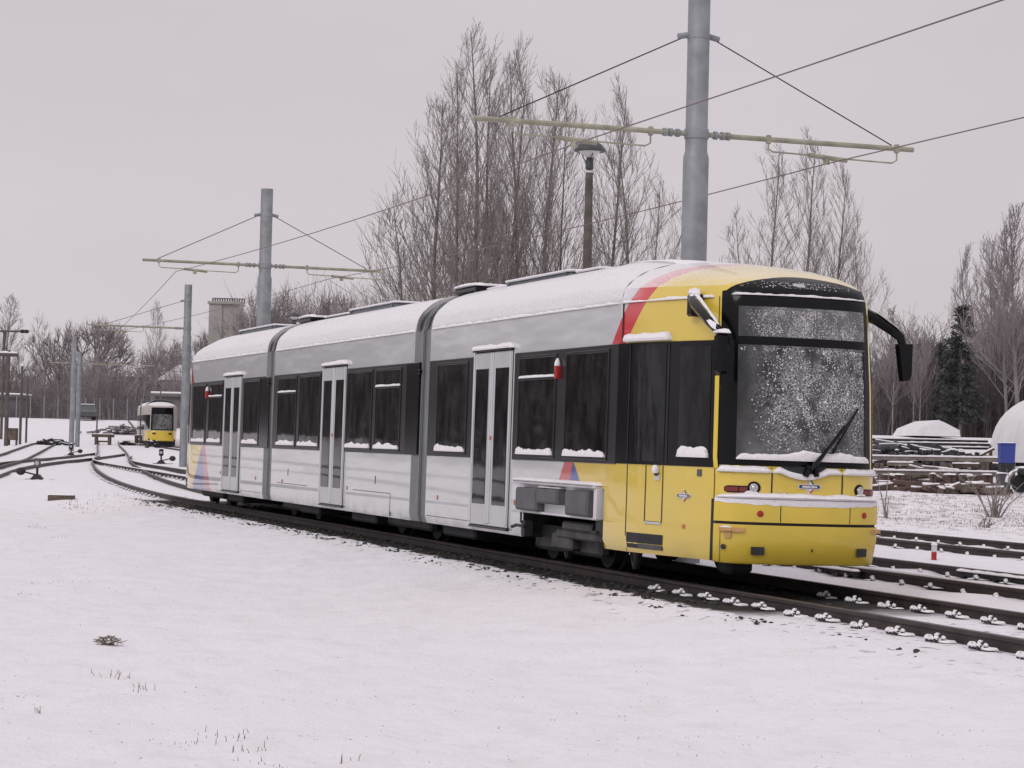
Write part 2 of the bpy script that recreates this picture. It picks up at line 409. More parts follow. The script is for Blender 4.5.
HALF = [(1.17, .26), (1.2, .36), (1.2, .60), (1.2, .90), (1.2, 1.5), (1.2, 2.2), (1.2, 2.90), (1.195, 2.905), (1.185, 2.99), (1.16, 3.08), (1.115, 3.155), (1.05, 3.22), (.975, 3.285), (.88, 3.34), (.75, 3.395), (.6, 3.44), (.3, 3.485), (0, 3.5)]
LOOP = [(-w, z) for w, z in HALF] + [(w, z) for w, z in HALF[-2::-1]]
def shell(mb, us, skip=None):
    rows = [[Vector((u, w, z - roof_drop(u, z))) for w, z in LOOP] for u in us]
    vs = mb.grid(rows, 0, skip)
    return vs
def end_car(name, hatch):
    mb = MB()
    us = [-29.52, -28.5, -27.5, -26.5, -25.42, -24, -23.4, -22.78, -22.45]
    # openings: the raised equipment hatch low on the near side
    sk = (lambda i, j: 4 <= i <= 6 and 0 <= j <= 2) if hatch else None
    vs = shell(mb, us, sk)
    mb.bm.faces.new(vs[0])
    hs = [.26, .36, .6, .9, 1.17, 1.19, 1.22, 1.5, 2, 2.45, 2.7, 2.90, 2.905, 2.99, 3.08, 3.155, 3.22, 3.285, 3.34, 3.395, 3.44, 3.485, 3.5]
    n = 56
    mb.grid([[nose(-1 + 2 * i / n, h) for i in range(n + 1)] for h in hs])
    if hatch:
        u0, u1, z0, z1, yb = -25.42, -22.78, .26, .90, -.35
        A = lambda u, y, z: Vector((u, y, z))
        mb.poly([A(u0, yb, z0), A(u1, yb, z0), A(u1, yb, z1), A(u0, yb, z1)], 1)
        mb.poly([A(u0, -1.2, z1), A(u1, -1.2, z1), A(u1, yb, z1), A(u0, yb, z1)], 1)
        for u in (u0, u1): mb.poly([A(u, -1.2, z0), A(u, yb, z0), A(u, yb, z1), A(u, -1.2, z1)], 1)
    bmesh.ops.remove_doubles(mb.bm, verts=mb.bm.verts, dist=.0015)
    return mb.build(name, ['paint', 'dark'], tram, ang=28)
front = end_car('body_section', True)
front['label'] = 'front section with yellow cab and open equipment hatch'
rear = end_car('body_section', False); rear.matrix_local = REAR
rear['label'] = 'rear section with coloured stripe at its end'
mb = MB(); vs = shell(mb, [-39.1 + 8.8 * i / 8 for i in range(9)]); mb.bm.faces.new(vs[0]); mb.bm.faces.new(vs[-1])
mid = mb.build('body_section', 'paint', tram, ang=28)
# joints
for ua, ub in ((-30.3, -29.52), (-39.78, -39.1)):
    mb = MB(); n = 8
    rows = []
    for i in range(n + 1):
        k = .018 if i in (2, 3, 5) else .006
        rows.append([Vector((ua + (ub - ua) * i / n, w * (1 - k), z - (.05 if z > 2.95 else 0))) for w, z in LOOP])
    mb.grid(rows)
    bw = mb.build('bellows', 'bellow', tram)
    mb = MB(); um_ = ua + (ub - ua) * .56
    for d in (0, .09): mb.grid([[Vector((um_ + d + q, w * 1.003 * (1 if abs(w) > .1 else 1), z - (.045 if z > 2.95 else 0))) for w, z in LOOP] for q in (0, .03)])
    mb.build('bellows_fold', 'seam', bw)
    mb = MB()
    for f in (.10, .62):            # black roof hoop of the joint
        u = ua + (ub - ua) * f
        pts = [(u, -w - .01, z + .012) for w, z in HALF if z >= 2.88] + [(u, w + .01, z + .012) for w, z in HALF[::-1] if z >= 2.88]
        rows = [[Vector((p[0] + d, p[1], p[2])) for p in pts] for d in (0, .16)]
        mb.grid(rows)
    mb.box((ua - .1, -.62, 3.44), (ub + .12, .62, 3.53), .02)
    mb.box((ua + .30, -1.235, 2.30), (ua + .38, -1.19, 2.36), .01)
    j = mb.build('joint_cover', 'black', tram)
    mb = MB()
    mb.snow((ua - .12, -.5, 3.53), (ub + .13, -.5, 3.53), (0, -1, 0), .13, .05, 5)
    mb.box((ua - .1, -.52, 3.53), (ub + .12, .62, 3.565), .01)
    mb.build('snow_ledge', 'snow', j)

Y = -1.2
def side_build(mb, name, mats, parent, mtx=None, **k):
    if mtx is not None: bmesh.ops.transform(mb.bm, matrix=mtx, verts=mb.bm.verts)
    return mb.build(name, mats, parent, **k)
def band(u0, u1, mtx, z0=1.175, z1=2.465, m='frame'):
    mb = MB(); mb.box((u0, Y - .012, z0), (u1, Y + .02, z1), .006)
    return side_build(mb, 'window_band', m, tram, mtx)
def window(u0, u1, mtx, z0=1.245, z1=2.385, transom=False, seed=0, snow=True):
    mb = MB(); t = .035
    for a, b in (((u0 - t, z0 - t), (u1 + t, z0)), ((u0 - t, z1), (u1 + t, z1 + t)), ((u0 - t, z0), (u0, z1)), ((u1, z0), (u1 + t, z1))):
        mb.box((a[0], Y - .024, a[1]), (b[0], Y - .006, b[1]), .005)
    if transom: mb.box((u0 + .002, Y - .030, 2.125), (u1 - .002, Y - .008, 2.15), .004)
    w = side_build(mb, 'window', 'frame', tram, mtx)
    mb = MB(); mb.box((u0 + .001, Y - .0165, z0 + .001), (u1 - .001, Y - .0125, z1 - .001))
    side_build(mb, 'pane', 'glass', w, mtx)
    if snow:
        mb = MB(); mb.snow((u0 + .01, Y - .016, z0 - .002), (u1 - .01, Y - .016, z0 - .002), (0, -1, 0), .045, .072, seed)
        side_build(mb, 'snow_ledge', 'snow', w, mtx)
    if transom:
        mb = MB(); mb.snow((u0, Y - .012, 2.15), (u1, Y - .012, 2.15), (0, -1, 0), .035, .032, seed + 3, ragged=.25)
        side_build(mb, 'snow_ledge', 'snow', w, mtx)
    return w
def door(u0, u1, mtx, seed=0):
    mb = MB(); mb.box((u0, Y - .006, .31), (u1, Y + .02, 2.515), .004)
    d = side_build(mb, 'door', 'seam', tram, mtx)
    um = (u0 + u1) / 2
    for k, (a, b) in enumerate(((u0 + .012, um - .012), (um + .012, u1 - .012))):
        mb = MB(); mb.box((a, Y - .022, .335), (b, Y + .0, 2.505), .008)
        # raised stiles of the leaf
        for x0, x1 in ((a, a + .045), (b - .045, b)):
            mb.box((x0 + .003, Y - .040, .36), (x1 - .003, Y - .015, 2.50), .01)
        leaf = side_build(mb, 'door_leaf', 'doorframe', d, mtx)
        ga, gb = (a + .085, b - .13) if k == 0 else (a + .13, b - .085)
        mb = MB(); mb.box((ga, Y - .028, .60), (gb, Y - .018, 2.30), .004)
        side_build(mb, 'pane', 'glass', d, mtx)
    mb = MB(); mb.box((um + .035, Y - .048, 1.40), (um + .055, Y - .02, 1.46), .008)
    side_build(mb, 'door_button', 'orange', d, mtx)
    mb = MB(); mb.box((u0 - .02, Y - .045, 2.515), (u1 + .02, Y + .01, 2.535), .004)
    side_build(mb, 'door_header', 'frame', d, mtx)
    mb = MB(); mb.box((u0, Y - .03, .30), (u1, Y + .01, .325), .004); side_build(mb, 'door_sill', 'frame', d, mtx)
    mb = MB(); mb.snow((u0 - .03, Y + .004, 2.535), (u1 + .03, Y + .004, 2.535), (0, -1, 0), .075, .066, seed, ragged=.28)
    side_build(mb, 'snow_ledge', 'snow', d, mtx)
def marker(u, z, mtx, m='orange', sz=.03):
    mb = MB(); mb.box((u - sz * .45, Y - .014, z - sz), (u + sz * .45, Y + .005, z + sz), .006)
    side_build(mb, 'side_marker', m, tram, mtx)
def strips(items, mtx, m='seam', name='panel_joint'):
    mb = MB()
    for u0, u1, z0, z1 in items: mb.box((u0, Y - .004, z0), (u1, Y + .01, z1))
    side_build(mb, name, m, tram, mtx, smooth=False)
FLIP = Matrix.Diagonal((1, -1, 1, 1))
for mtx, sd in ((None, 0), (REAR @ FLIP, 40)):
    band(-29.50, -27.545, mtx); band(-25.90, -22.46, mtx)
    window(-29.06, -27.78, mtx, seed=sd + 1); window(-25.68, -24.42, mtx, transom=True, seed=sd + 2); window(-24.04, -22.74, mtx, seed=sd + 3)
    door(-27.47, -25.97, mtx, sd + 4)
    # indicator lamp with a cap of snow
    mb = MB(); mb.box((-24.32, Y - .075, 2.12), (-24.255, Y + .01, 2.275), .02, seg=2)
    lm = side_build(mb, 'indicator_lamp', 'red', tram, mtx)
    mb = MB(); mb.lathe((-24.288, Y - .04, 2.27), [(.036, 0), (.036, .03), (.024, .065), (.008, .09)], 10)
    side_build(mb, 'snow_cap', 'snow', lm, mtx)
    mb = MB()
    mb.snow((-29.45, Y + .012, 2.893), (-22.5, Y + .012, 2.893), (0, -1, 0), .032, .03, sd + 9, n=220, ragged=.8)
    side_build(mb, 'snow_ledge', 'snow', tram, mtx)
    marker(-28.95, .62, mtx); marker(-25.75, .66, mtx)
    strips([(-22.395, -22.38, 2.475, 2.89), (-27.50, -27.485, .31, 1.17), (-29.45, -27.6, .36, .366)], mtx)
# middle section
band(-39.08, -35.5, None); band(-33.95, -30.32, None)
mb = MB(); mb.box((-30.62, Y - .014, 1.18), (-29.99, Y + .03, 2.46), .006); mb.build('window_band', 'black', tram)
mb = MB(); mb.box((-40.45, Y - .014, 1.18), (-39.42, Y + .03, 2.44), .006); mb.build('window_band', 'black', tram)
window(-38.66, -37.34, None, transom=True, seed=21); window(-37.04, -35.68, None, seed=22)
window(-33.86, -32.46, None, seed=23); window(-32.2, -30.9, None, transom=True, seed=24)
door(-35.46, -33.99, None, 25)
mb = MB(); mb.snow((-39.05, Y + .012, 2.893), (-30.32, Y + .012, 2.893), (0, -1, 0), .032, .03, 77, n=240, ragged=.8); mb.build('snow_ledge', 'snow', tram)
marker(-33.75, .62, None); marker(-38.2, .62, None)
strips([(-33.4, -31.3, .60, .608), (-31.3, -31.292, .28, .6), (-38.6, -36.4, .58, .588), (-32.15, -32.12, .72, .84), (-37.8, -37.77, .72, .84)], None)
# roof equipment
for u0, u1, v, z1 in ((-28.3, -25.85, .55, 3.50), (-25.75, -24.95, .5, 3.475), (-30.2, -28.5, .45, 3.47), (-36.5, -33.7, .55, 3.52), (-38.6, -37.0, .45, 3.50), (-40.9, -39.9, .4, 3.49), (-45.6, -42.4, .5, 3.53)):
    mb = MB(); mb.box((u0, -v, 3.38), (u1, v, z1), .03)
    mb.box((u0 + .1, -v - .03, 3.40), (u0 + .16, v + .03, z1 - .02)); mb.box((u1 - .16, -v - .03, 3.40), (u1 - .1, v + .03, z1 - .02))
    r = mb.build('roof_unit', 'roofgrey', tram)
    mb = MB(); mb.box((u0 - .02, -v - .02, z1), (u1 + .02, v + .02, z1 + .03), .015)
    mb.build('snow_cover', 'snow', r)
# roof fairing of the cab
mb = MB()
def roof_z(u, v):
    v = abs(v)
    for (w0, z0), (w1, z1) in zip(HALF[::-1], HALF[-2::-1]):
        if w0 <= v <= w1:
            z = z0 + (z1 - z0) * (v - w0) / (w1 - w0); break
    return z - roof_drop(u, z)
rows = []
for u, h in ((-24.2, -.02), (-23.7, .022), (-22.9, .026), (-22.5, .02), (-22.2, -.03)):
    rows.append([Vector((u, v, roof_z(u, .60) + hh)) for v, hh in ((-.60, -.05), (-.595, h), (-.45, h + .025), (.45, h + .025), (.595, h), (.60, -.05))])
mb.grid(rows, mfn=lambda i, j: 0 if j in (0, 4) else 1); mb.build('roof_fairing', ['doorframe', 'snow'], tram)
# ---- nose of the front car (shared with the rear car)
nose_parts = []
def nb(mb, name, mats, parent=None, **k):
    o = mb.build(name, mats, parent or tram, **k)
    if parent is None: nose_parts.append(o)
    return o
arch = lambda s: 2.955 + .345 * max(0, 1 - (s / .306) ** 2) ** .72
mb = MB(); patch(mb, -.323, .266, 1.215, arch, .008, 32, 22, 0, .02)
ws = nb(mb, 'windscreen', 'black')
mb = MB(); patch(mb, -.256, .238, 1.275, 2.415, .012, 22, 10); patch(mb, -.256, .238, 2.50, 2.80, .012, 22, 4)
nb(mb, 'pane', 'screen', ws)
mb = MB(); patch(mb, .222, .234, 1.28, 2.40, .016, 2, 8); patch(mb, -.095, .085, 3.03, 3.10, .010, 6, 2, 1)
nb(mb, 'windscreen_trim', ['black', 'glass'], ws)
mb = MB(); patch(mb, -.048, -.022, 3.09, 3.15, .013, 3, 2, 0, .01); patch(mb, -.036, -.004, 3.075, 3.14, .0145, 3, 2, 0, .01)
nb(mb, 'destination_sticker', 'emgrey', ws)
# snow stuck to the glass
rng = random.Random(3); mb = MB()
def fleck(s, h, r):
    c = on_nose(s, h, .012); n = nose_n(s, h); a = n.cross(Vector((0, 0, 1))).normalized(); b = n.cross(a)
    k = 5; ph = rng.random() * 6; ring_ = [mb.bm.verts.new(c + (a * cos(ph + 2 * pi * i / k) * r * rng.uniform(.6, 1.4) + b * sin(ph + 2 * pi * i / k) * r * rng.uniform(.6, 1.2))) for i in range(k)]
    top = mb.bm.verts.new(c + n * r * .45)
    for i in range(k): mb.bm.faces.new((ring_[i], ring_[(i + 1) % k], top))
for _ in range(15000):
    s, h = rng.uniform(-.25, .236), rng.uniform(1.29, 2.77)
    if 2.39 < h < 2.51: continue
    cl = .5 + .9 * noise.noise(Vector((s * 30, h * 5, 1.0)))
    if h > 2.5: p = .95 * sm(-.25, -.13, s) * (1 - .75 * sm(.15, .25, s)); r = rng.uniform(.0022, .0055)
    else:
        p = sm(-.215, -.10, s) * (1 - .3 * sm(.15, .25, s)) * (.22 + .5 * sm(1.45, 1.75, h)) * (.5 + .6 * sm(2.39, 2.0, h)); r = rng.uniform(.0018, .0068)
        if rng.random() < .03: r *= 1.7
        if h > 2.36: p = .8
    if rng.random() < p * cl: fleck(s, h, r)
for _ in range(160): fleck(rng.gauss(0, .12), 3.06 + rng.uniform(-.02, .12), rng.uniform(.003, .007))
o = nb(mb, 'snow_flecks', 'snow', ws, smooth=False, recalc=False); tag(o, kind='stuff')
mb = MB()
snow_arc(mb, -.28, .26, lambda s: 2.915, .006, .016, lambda s: .020, 3, .6)
snow_arc(mb, -.254, .236, lambda s: 1.275, .006, .05, lambda s: .06 + .045 * sm(-.12, .02, s) * (1 - sm(.07, .2, s)), 4, .35)   # ridge along the foot of the glass
nb(mb, 'snow_ledge', 'snow', ws)
# wiper
mb = MB()
pA, pB = on_nose(-.012, 1.17, .07), on_nose(.165, 1.74, .045)
mb.tube([pA, pA.lerp(pB, .5) + Vector((.02, 0, 0)), pB], [.02, .016, .010], 6)
pA2, pB2 = on_nose(.012, 1.19, .08), on_nose(.125, 1.64, .05)
mb.tube([pA2, pB2], [.018, .012], 6)
pC, pD = on_nose(.08, 1.36, .03), on_nose(.185, 1.82, .03); mb.tube([pC, pD], .012, 5)
mb.tube([on_nose(-.022, 1.13, .02), on_nose(-.012, 1.19, .08)], .035, 8)
mb.tube([on_nose(.017, 1.13, .02), on_nose(.012, 1.21, .085)], .032, 8)
nb(mb, 'wiper', 'black')
# dark tray below the glass between the bonnet flaps + snow on the bonnet
mb = MB()
patch(mb, -.10, .055, lambda s: 1.205 - .075 * max(0, 1 - ((s + .022) / .08) ** 2), 1.216, .014, 14, 2, 0, .02)
nb(mb, 'wiper_tray', 'dark')
mb = MB()
h0 = lambda s: 1.150 - (.06 * max(0, 1 - ((s + .022) / .085) ** 2))
for a_, b_ in ((-.335, -.141), (-.133, .116), (.124, .335)): snow_arc(mb, a_, b_, h0, -.03, .058, lambda s: .062, int(a_ * 99), .22)
nb(mb, 'snow_ledge', 'snow')
mb = MB()
for s in (-.137, .120): patch(mb, s - .0028, s + .0028, .9, 1.20, .004, 1, 5)
nb(mb, 'panel_joint', 'seam')
# headlamps
for sg in (-1, 1):
    mb = MB()
    P2 = lambda a, b, *r: patch(mb, *sorted((sg * a, sg * b)), *r)
    e_ = lambda s: .034 * min(1, max(.25, (.303 - abs(s)) / .012)) ** .5
    P2(.302, .205, lambda s: .980 - e_(s), lambda s: .980 + e_(s), .006, 12, 2, 0, .012)
    mb.grid([[on_nose(sg * (.1945 + .0215 * cos(2 * pi * k / 22) * q), .999 + .062 * sin(2 * pi * k / 22) * q, o_) for k in range(23)] for q, o_ in ((1, -.004), (1, .007), (.5, .009), (.02, .009))])
    hl = nb(mb, 'headlight', 'black', recalc=True)
    mb = MB(); patch(mb, *sorted((sg * .296, sg * .250)), .957, 1.003, .011, 6, 2, 0, .008); patch(mb, *sorted((sg * .246, sg * .216)), .955, 1.003, .011, 4, 2, 0, .008)
    nb(mb, 'tail_lens', 'lens', hl)
    c = on_nose(sg * .1945, .999, .008); n = nose_n(sg * .1945, 1.0); a = n.cross(Vector((0, 0, 1))).normalized(); b = n.cross(a)
    mb = MB(); rr = [(.043, .0), (.041, .014), (.030, .018), (.022, .008), (.012, .014), (.001, .016)]
    rows = [[c + n * z + (a * cos(2 * pi * k / 18) + b * sin(2 * pi * k / 18)) * r for k in range(19)] for r, z in rr]
    mb.grid(rows); nb(mb, 'lamp_glass', 'chrome', hl)
    mb = MB(); mb.snow(on_nose(sg * .225, .947, .004), on_nose(sg * .18, .947, .004), n, .02, .02, 3, n=6); nb(mb, 'snow_ledge', 'snow', hl)
# bumper
BP = [(-.03, .905), (.045, .90), (.066, .885), (.074, .85), (.074, .662), (.052, .658), (.052, .638), (.074, .634), (.074, .50), (.072, .30), (.060, .275), (-.03, .268)]
def sweep(mb, s0, s1, n, prof, m=0):
    rows = [[on_nose(s0 + (s1 - s0) * i / n, h, o) for o, h in prof] for i in range(n + 1)]
    vs = mb.grid(rows, m, mfn=lambda i, j: 1 if j in (4, 5, 6) else 0)
    mb.bm.faces.new(vs[0]).material_index = 0; mb.bm.faces.new(vs[-1]).material_index = 0
mb = MB(); sweep(mb, -.322, .272, 40, BP)
bump = nb(mb, 'bumper', ['yellow', 'seam'], ang=50)
mb = MB()
snow_arc(mb, -.322, .272, lambda s: .893, -.02, .108, lambda s: .028 + .03 * (1 - (abs(s) / .33) ** 3), 8, .2)
for i in range(40):                # thin veil of snow over the bumper's shoulder
    s0 = -.32 + .590 * i / 40; s1 = s0 + .590 / 40
    w0 = .03 + .03 * (1 - (s0 / .32) ** 2) + .012 * noise.noise(Vector((i * .5, 0, 4))); w1 = .03 + .03 * (1 - (s1 / .32) ** 2) + .012 * noise.noise(Vector(((i + 1) * .5, 0, 4)))
    mb.grid([[on_nose(s0, .90, .06), on_nose(s1, .90, .06)], [on_nose(s0, .885, .077), on_nose(s1, .885, .077)], [on_nose(s0, .885 - w0, .077), on_nose(s1, .885 - w1, .077)]])
nb(mb, 'snow_ledge', 'snow', bump)
mb = MB()
for s in (-.109, .140): patch(mb, s - .0016, s + .0016, .668, .84, .0755, 1, 3)
patch(mb, -.297, -.295, .29, .6, .0755, 1, 4)
nb(mb, 'panel_joint', 'seam', bump)
for s, h, r, m_, nm in ((-.175, .748, .032, 'red', 'reflector'), (.196, .755, .031, 'red', 'reflector'), (-.284, .41, .026, 'dark', 'hole')):
    c = on_nose(s, h, .074); n = nose_n(s, h); a = n.cross(Vector((0, 0, 1))).normalized(); b = n.cross(a)
    mb = MB(); mb.grid([[c + n * z + (a * cos(2 * pi * k / 16) + b * sin(2 * pi * k / 16)) * q for k in range(17)] for q, z in ((r, -.004), (r, .008), (r * .8, .012), (.001, .013))])
    nb(mb, nm, m_, bump)
for s0, s1 in ((-.198, -.160), (.172, .214)):
    mb = MB(); patch(mb, s0, s1, .36, .42, .0755, 4, 2, 0, .004); f = nb(mb, 'fog_lamp', 'dark', bump)
mb = MB(); patch(mb, .001, .006, .38, .41, .0765, 1, 1, 0, .004); nb(mb, 'hole', 'dark', bump)
mb = MB(); patch(mb, -.296, -.222, .565, .60, .105, 5, 1, 0, .04); patch(mb, -.280, -.262, .50, .563, .09, 3, 1, 0, .02)
bl = mb.build('wood_block', 'foam', bump)
mb = MB(); mb.snow(on_nose(-.296, .60, .072), on_nose(-.262, .60, .072), nose_n(-.28, .6), .035, .02, 4, n=6); mb.build('snow_ledge', 'snow', bump)
mb = MB(); patch(mb, .235, .290, .575, .612, .10, 5, 1, 0, .05); mb.build('wood_block', 'foam', bump)
mb = MB(); patch(mb, -.362, -.336, .26, .875, .006, 2, 8, 0, .01); nb(mb, 'bumper_gap', 'seam')
mb = MB(); patch(mb, .336, .362, .26, .875, .006, 2, 8, 0, .01); nb(mb, 'bumper_gap', 'seam')
# cab flank glazing (near side)
for sg in (-1, 1):
    P = lambda mb, a, b, *r, **k: patch(mb, *sorted((sg * a, sg * b)), *r, **k)
    mb = MB(); P(mb, .998, .354, 1.185, lambda s: 2.465 - .01 * (1 - abs(s)), .008, 20, 6, 0, .02)
    P(mb, .354, .326, 1.185, lambda s: 2.46, .007, 3, 6, 0, .02)
    cw = nb(mb, 'cab_glazing', 'black')
    mb = MB(); P(mb, .862, .645, 1.22, 2.44, .012, 8, 6); nb(mb, 'cab_door_pane', 'cabglass', cw)
    mb = MB(); P(mb, .556, .375, 1.28, 2.40, .012, 8, 6); nb(mb, 'pane', 'cabglass', cw)
    mb = MB(); P(mb, .352, .329, 1.18, 2.10, .011, 3, 8, 0, .012); nb(mb, 'corner_pillar', 'yellow', cw)
    mb = MB()
    for a in (.898, .628): P(mb, a + .004, a - .004, 1.2, 2.45, .014, 1, 6, 0, .01)
    nb(mb, 'cab_window_frame', 'frame', cw)
    if sg < 0:
        for q in ((-.552, -.378, 1.278, .004, .05, .10, .35), (-.925, -.615, 2.475, .0, .09, .085, .2), (-.99, -.37, 2.893, -.012, .034, .026, .6)):
            mb = MB(); snow_arc(mb, q[0], q[1], lambda s: q[2], q[3], q[4], lambda s: q[5], int(q[2] * 9), q[6]); nb(mb, 'snow_ledge', 'snow', cw)
    # cab door panel outline, seams
    mb = MB()
    for a in (.900, .762, .654): P(mb, a + .0028, a - .0028, .6 if a < .9 else .27, 1.18, .004, 1, 5)
    P(mb, .762, .654, .594, .602, .005, 6, 1); P(mb, .352, .348, .88, 1.18, .004, 1, 3)
    P(mb, .340, .336, 2.47, 2.90, .004, 1, 4)
    nb(mb, 'panel_joint', 'seam')
    mb = MB(); P(mb, .890, .642, .31, .468, .005, 6, 2); v_ = nb(mb, 'step_opening', 'dark')
    mb = MB(); P(mb, .80, .645, .315, .36, .012, 5, 1, 0, .006); nb(mb, 'step_plate', 'hatchgrey', v_)
    mb = MB(); P(mb, .760, .656, .575, .597, .012, 5, 1, 0, .01); nb(mb, 'door_sill', 'doorframe')
mb = MB()
patch(mb, -.447, -.417, 1.09, 1.16, .008, 3, 2, 0, .008); nb(mb, 'number_plate', 'hatchgrey')
mb = MB(); patch(mb, -.70, -.672, 1.03, 1.09, .012, 2, 2, 0, .01); lt = nb(mb, 'door_latch', 'doorframe')
mb = MB(); mb.lathe(on_nose(-.686, 1.10, .03), [(.03, 0), (.042, .02), (.04, .06), (.02, .085)], 10); mb.build('snow_cap', 'snow', lt)
mb = MB(); mb.lathe(on_nose(-.686, 1.075, .022), [(.012, 0), (.028, .012), (.028, .03)], 8); nb(mb, 'handle', 'dark', lt)
mb = MB(); patch(mb, -.526, -.512, .555, .595, .008, 2, 2, 0, .008); nb(mb, 'side_marker', 'orange')

def frame_mtx(s, h, off):
    n = nose_n(s, h); up = (Vector((0, 0, 1)) - n * n.z).normalized(); r = up.cross(n)
    m = Matrix((r, up, n)).transposed().to_4x4(); m.translation = on_nose(s, h, off); return m
def emblem(s, h, size):
    F = frame_mtx(s, h, .006); mb = MB()
    fn = lambda a, b, z: F @ Vector((a * size, b * size, z))
    g = .035
    # four petals of a rhombus and the bar across it
    mb.prism([(-.62, 0), (0, -.62), (.62, 0), (0, .62)], -.01, .0005, fn, 0)
    for m_, q in ((2, [(-.5, .07), (-g, .07), (-g, .52)]), (3, [(g, .50), (.16, .56), (.54, .12), (.40, .07)]), (4, [(-.50, -.07), (-g, -.07), (-g, -.52)]), (1, [(.50, -.07), (g, -.42), (g, -.54), (.16, -.50), (.54, -.12)])):
        q2 = [(a, b) for a, b in q]
        mb.prism(q2, .0, .003, fn, m_)
    bar = [(-1, 0), (-.97, .10), (-.9, .15), (.9, .15), (.97, .10), (1, 0), (.97, -.10), (.9, -.15), (-.9, -.15), (-.97, -.10)]
    mb.prism([(a * 1.06, b * 1.3) for a, b in bar], .0, .0045, fn, 0); mb.prism(bar, .0, .006, fn, 5)
    e = mb.build('emblem', ['emwhite', 'emred', 'emsalmon', 'emgreen', 'emgrey', 'blue'], tram, smooth=False)
    text_mesh('Adelaide Metro', size * .225, 'emblem_lettering', 'emwhite', e, F @ Matrix.Translation((0, 0, .0075)), .002)
emblem(-.004, 1.025, .116); emblem(-.523, .885, .105)
mb = MB(); patch(mb, -.124, -.074, .900, .955, .006, 6, 1, 0, .004); pl = mb.build('car_number', 'emwhite', tram)
text_mesh('101 A', .062, 'number_lettering', 'seam', pl, frame_mtx(-.099, .929, .008), .003)
# mirrors
mb = MB(); mb.tube([(-20.98, -.94, 2.86), (-20.98, -1.03, 2.86)], .05, 8)
mb.box((-21.06, -1.04, 2.70), (-20.92, -.90, 2.93), .02)
mb.tube([(-20.98, -1.00, 2.88), (-20.80, -1.06, 2.82), (-20.40, -1.06, 2.62), (-20.22, -1.02, 2.50)], [.06, .055, .05, .045], 8)
mb.box((-20.30, -1.07, 2.10), (-20.14, -.95, 2.50), .03)
mr = nb(mb, 'mirror', 'black')
mb = MB(); mb.snow((-21.0, -.96, 2.925), (-20.24, -1.02, 2.535), (0, -1, 0), .09, .05, 4, ragged=.4); mb.snow((-21.05, -.93, 2.92), (-20.9, -.96, 2.92), (0, -1, 0), .11, .07, 4); mb.snow((-20.33, -.96, 2.50), (-20.12, -.96, 2.50), (0, -1, 0), .12, .05, 9)
nb(mb, 'snow_cap', 'snow', mr)
mb = MB(); mb.tube([(-20.80, .80, 2.83), (-20.74, .95, 2.76), (-20.69, 1.10, 2.66), (-20.66, 1.19, 2.585), (-20.64, 1.21, 2.50)], [.065, .062, .055, .05, .042], 8)
vs8 = [(-20.66, 1.125, 2.51), (-20.66, 1.285, 2.515), (-20.66, 1.28, 2.19), (-20.66, 1.26, 2.14), (-20.66, 1.185, 2.13)]
A = [mb.bm.verts.new(p) for p in vs8]; B = [mb.bm.verts.new((p[0] + .09, p[1], p[2])) for p in vs8]
for k in range(5): mb.bm.faces.new((A[k], A[(k + 1) % 5], B[(k + 1) % 5], B[k]))
mb.bm.faces.new(A[::-1]); mb.bm.faces.new(B)
mr2 = nb(mb, 'mirror', 'black')
mb = MB(); mb.snow((-20.72, .93, 2.82), (-20.64, 1.17, 2.645), (1, 0, 0), .04, .012, 3); nb(mb, 'snow_cap', 'snow', mr2)
# the rear cab repeats the nose parts
for o in nose_parts:
    if o in (mr, mr2): continue
    c = o.copy(); COL.objects.link(c); c.parent = tram; c.matrix_local = REAR
    for g in list(o.children):
        d = g.copy(); COL.objects.link(d); d.parent = c
# open equipment hatch
mb = MB()
mb.box((-25.56, -1.30, .90), (-22.84, -1.12, .93), .008); mb.box((-25.42, -1.20, .56), (-22.86, -1.165, .905), .006)
mb.box((-25.46, -1.24, .555), (-22.90, -1.14, .585), .006); mb.box((-22.92, -1.27, .56), (-22.84, -1.13, .91), .01)
ht = mb.build('equipment_carrier', 'whitepaint', tram)
for u0, u1, z0, z1 in ((-25.41, -24.68, .585, .855), (-24.66, -23.97, .685, .865), (-23.70, -23.0, .585, .865)):
    mb = MB(); mb.box((u0, -1.31, z0), (u1, -1.15, z1), .015); mb.box((u0 + .02, -1.318, z0 + .02), (u1 - .02, -1.305, z1 - .02), .006)
    mb.build('equipment_box', 'hatchgrey', ht)
mb = MB(); mb.snow((-25.58, -1.13, .93), (-22.83, -1.13, .93), (0, -1, 0), .19, .04, 14, ragged=.3); mb.snow((-24.65, -1.16, .867), (-23.98, -1.16, .867), (0, -1, 0), .15, .018, 3)
mb.build('snow_ledge', 'snow', ht)
mb = MB()
mb.tube([(-25.45, -1.22, .56), (-25.36, -1.25, .44), (-25.30, -1.2, .40)], .012, 6); mb.tube([(-25.66, -1.26, .37), (-25.45, -1.27, .40), (-25.25, -1.24, .39)], .02, 6)
mb.box((-25.38, -1.24, .27), (-25.26, -1.12, .46), .01); mb.box((-23.02, -1.2, .38), (-22.84, -1.05, .58), .02); mb.tube([(-23.3, -1.1, .5), (-23.1, -1.2, .42), (-22.9, -1.22, .42)], .02, 6)
mb.build('hatch_linkage', 'dark', ht)
mb = MB(); mb.box((-24.55, -1.10, .30), (-22.85, -.75, .40), .02); mb.box((-24.3, -1.12, .40), (-22.85, -.9, .50), .02); mb.box((-24.75, -1.08, .16), (-24.1, -.8, .36), .03)
mb.build('bogie_beam', 'bogie', tram)
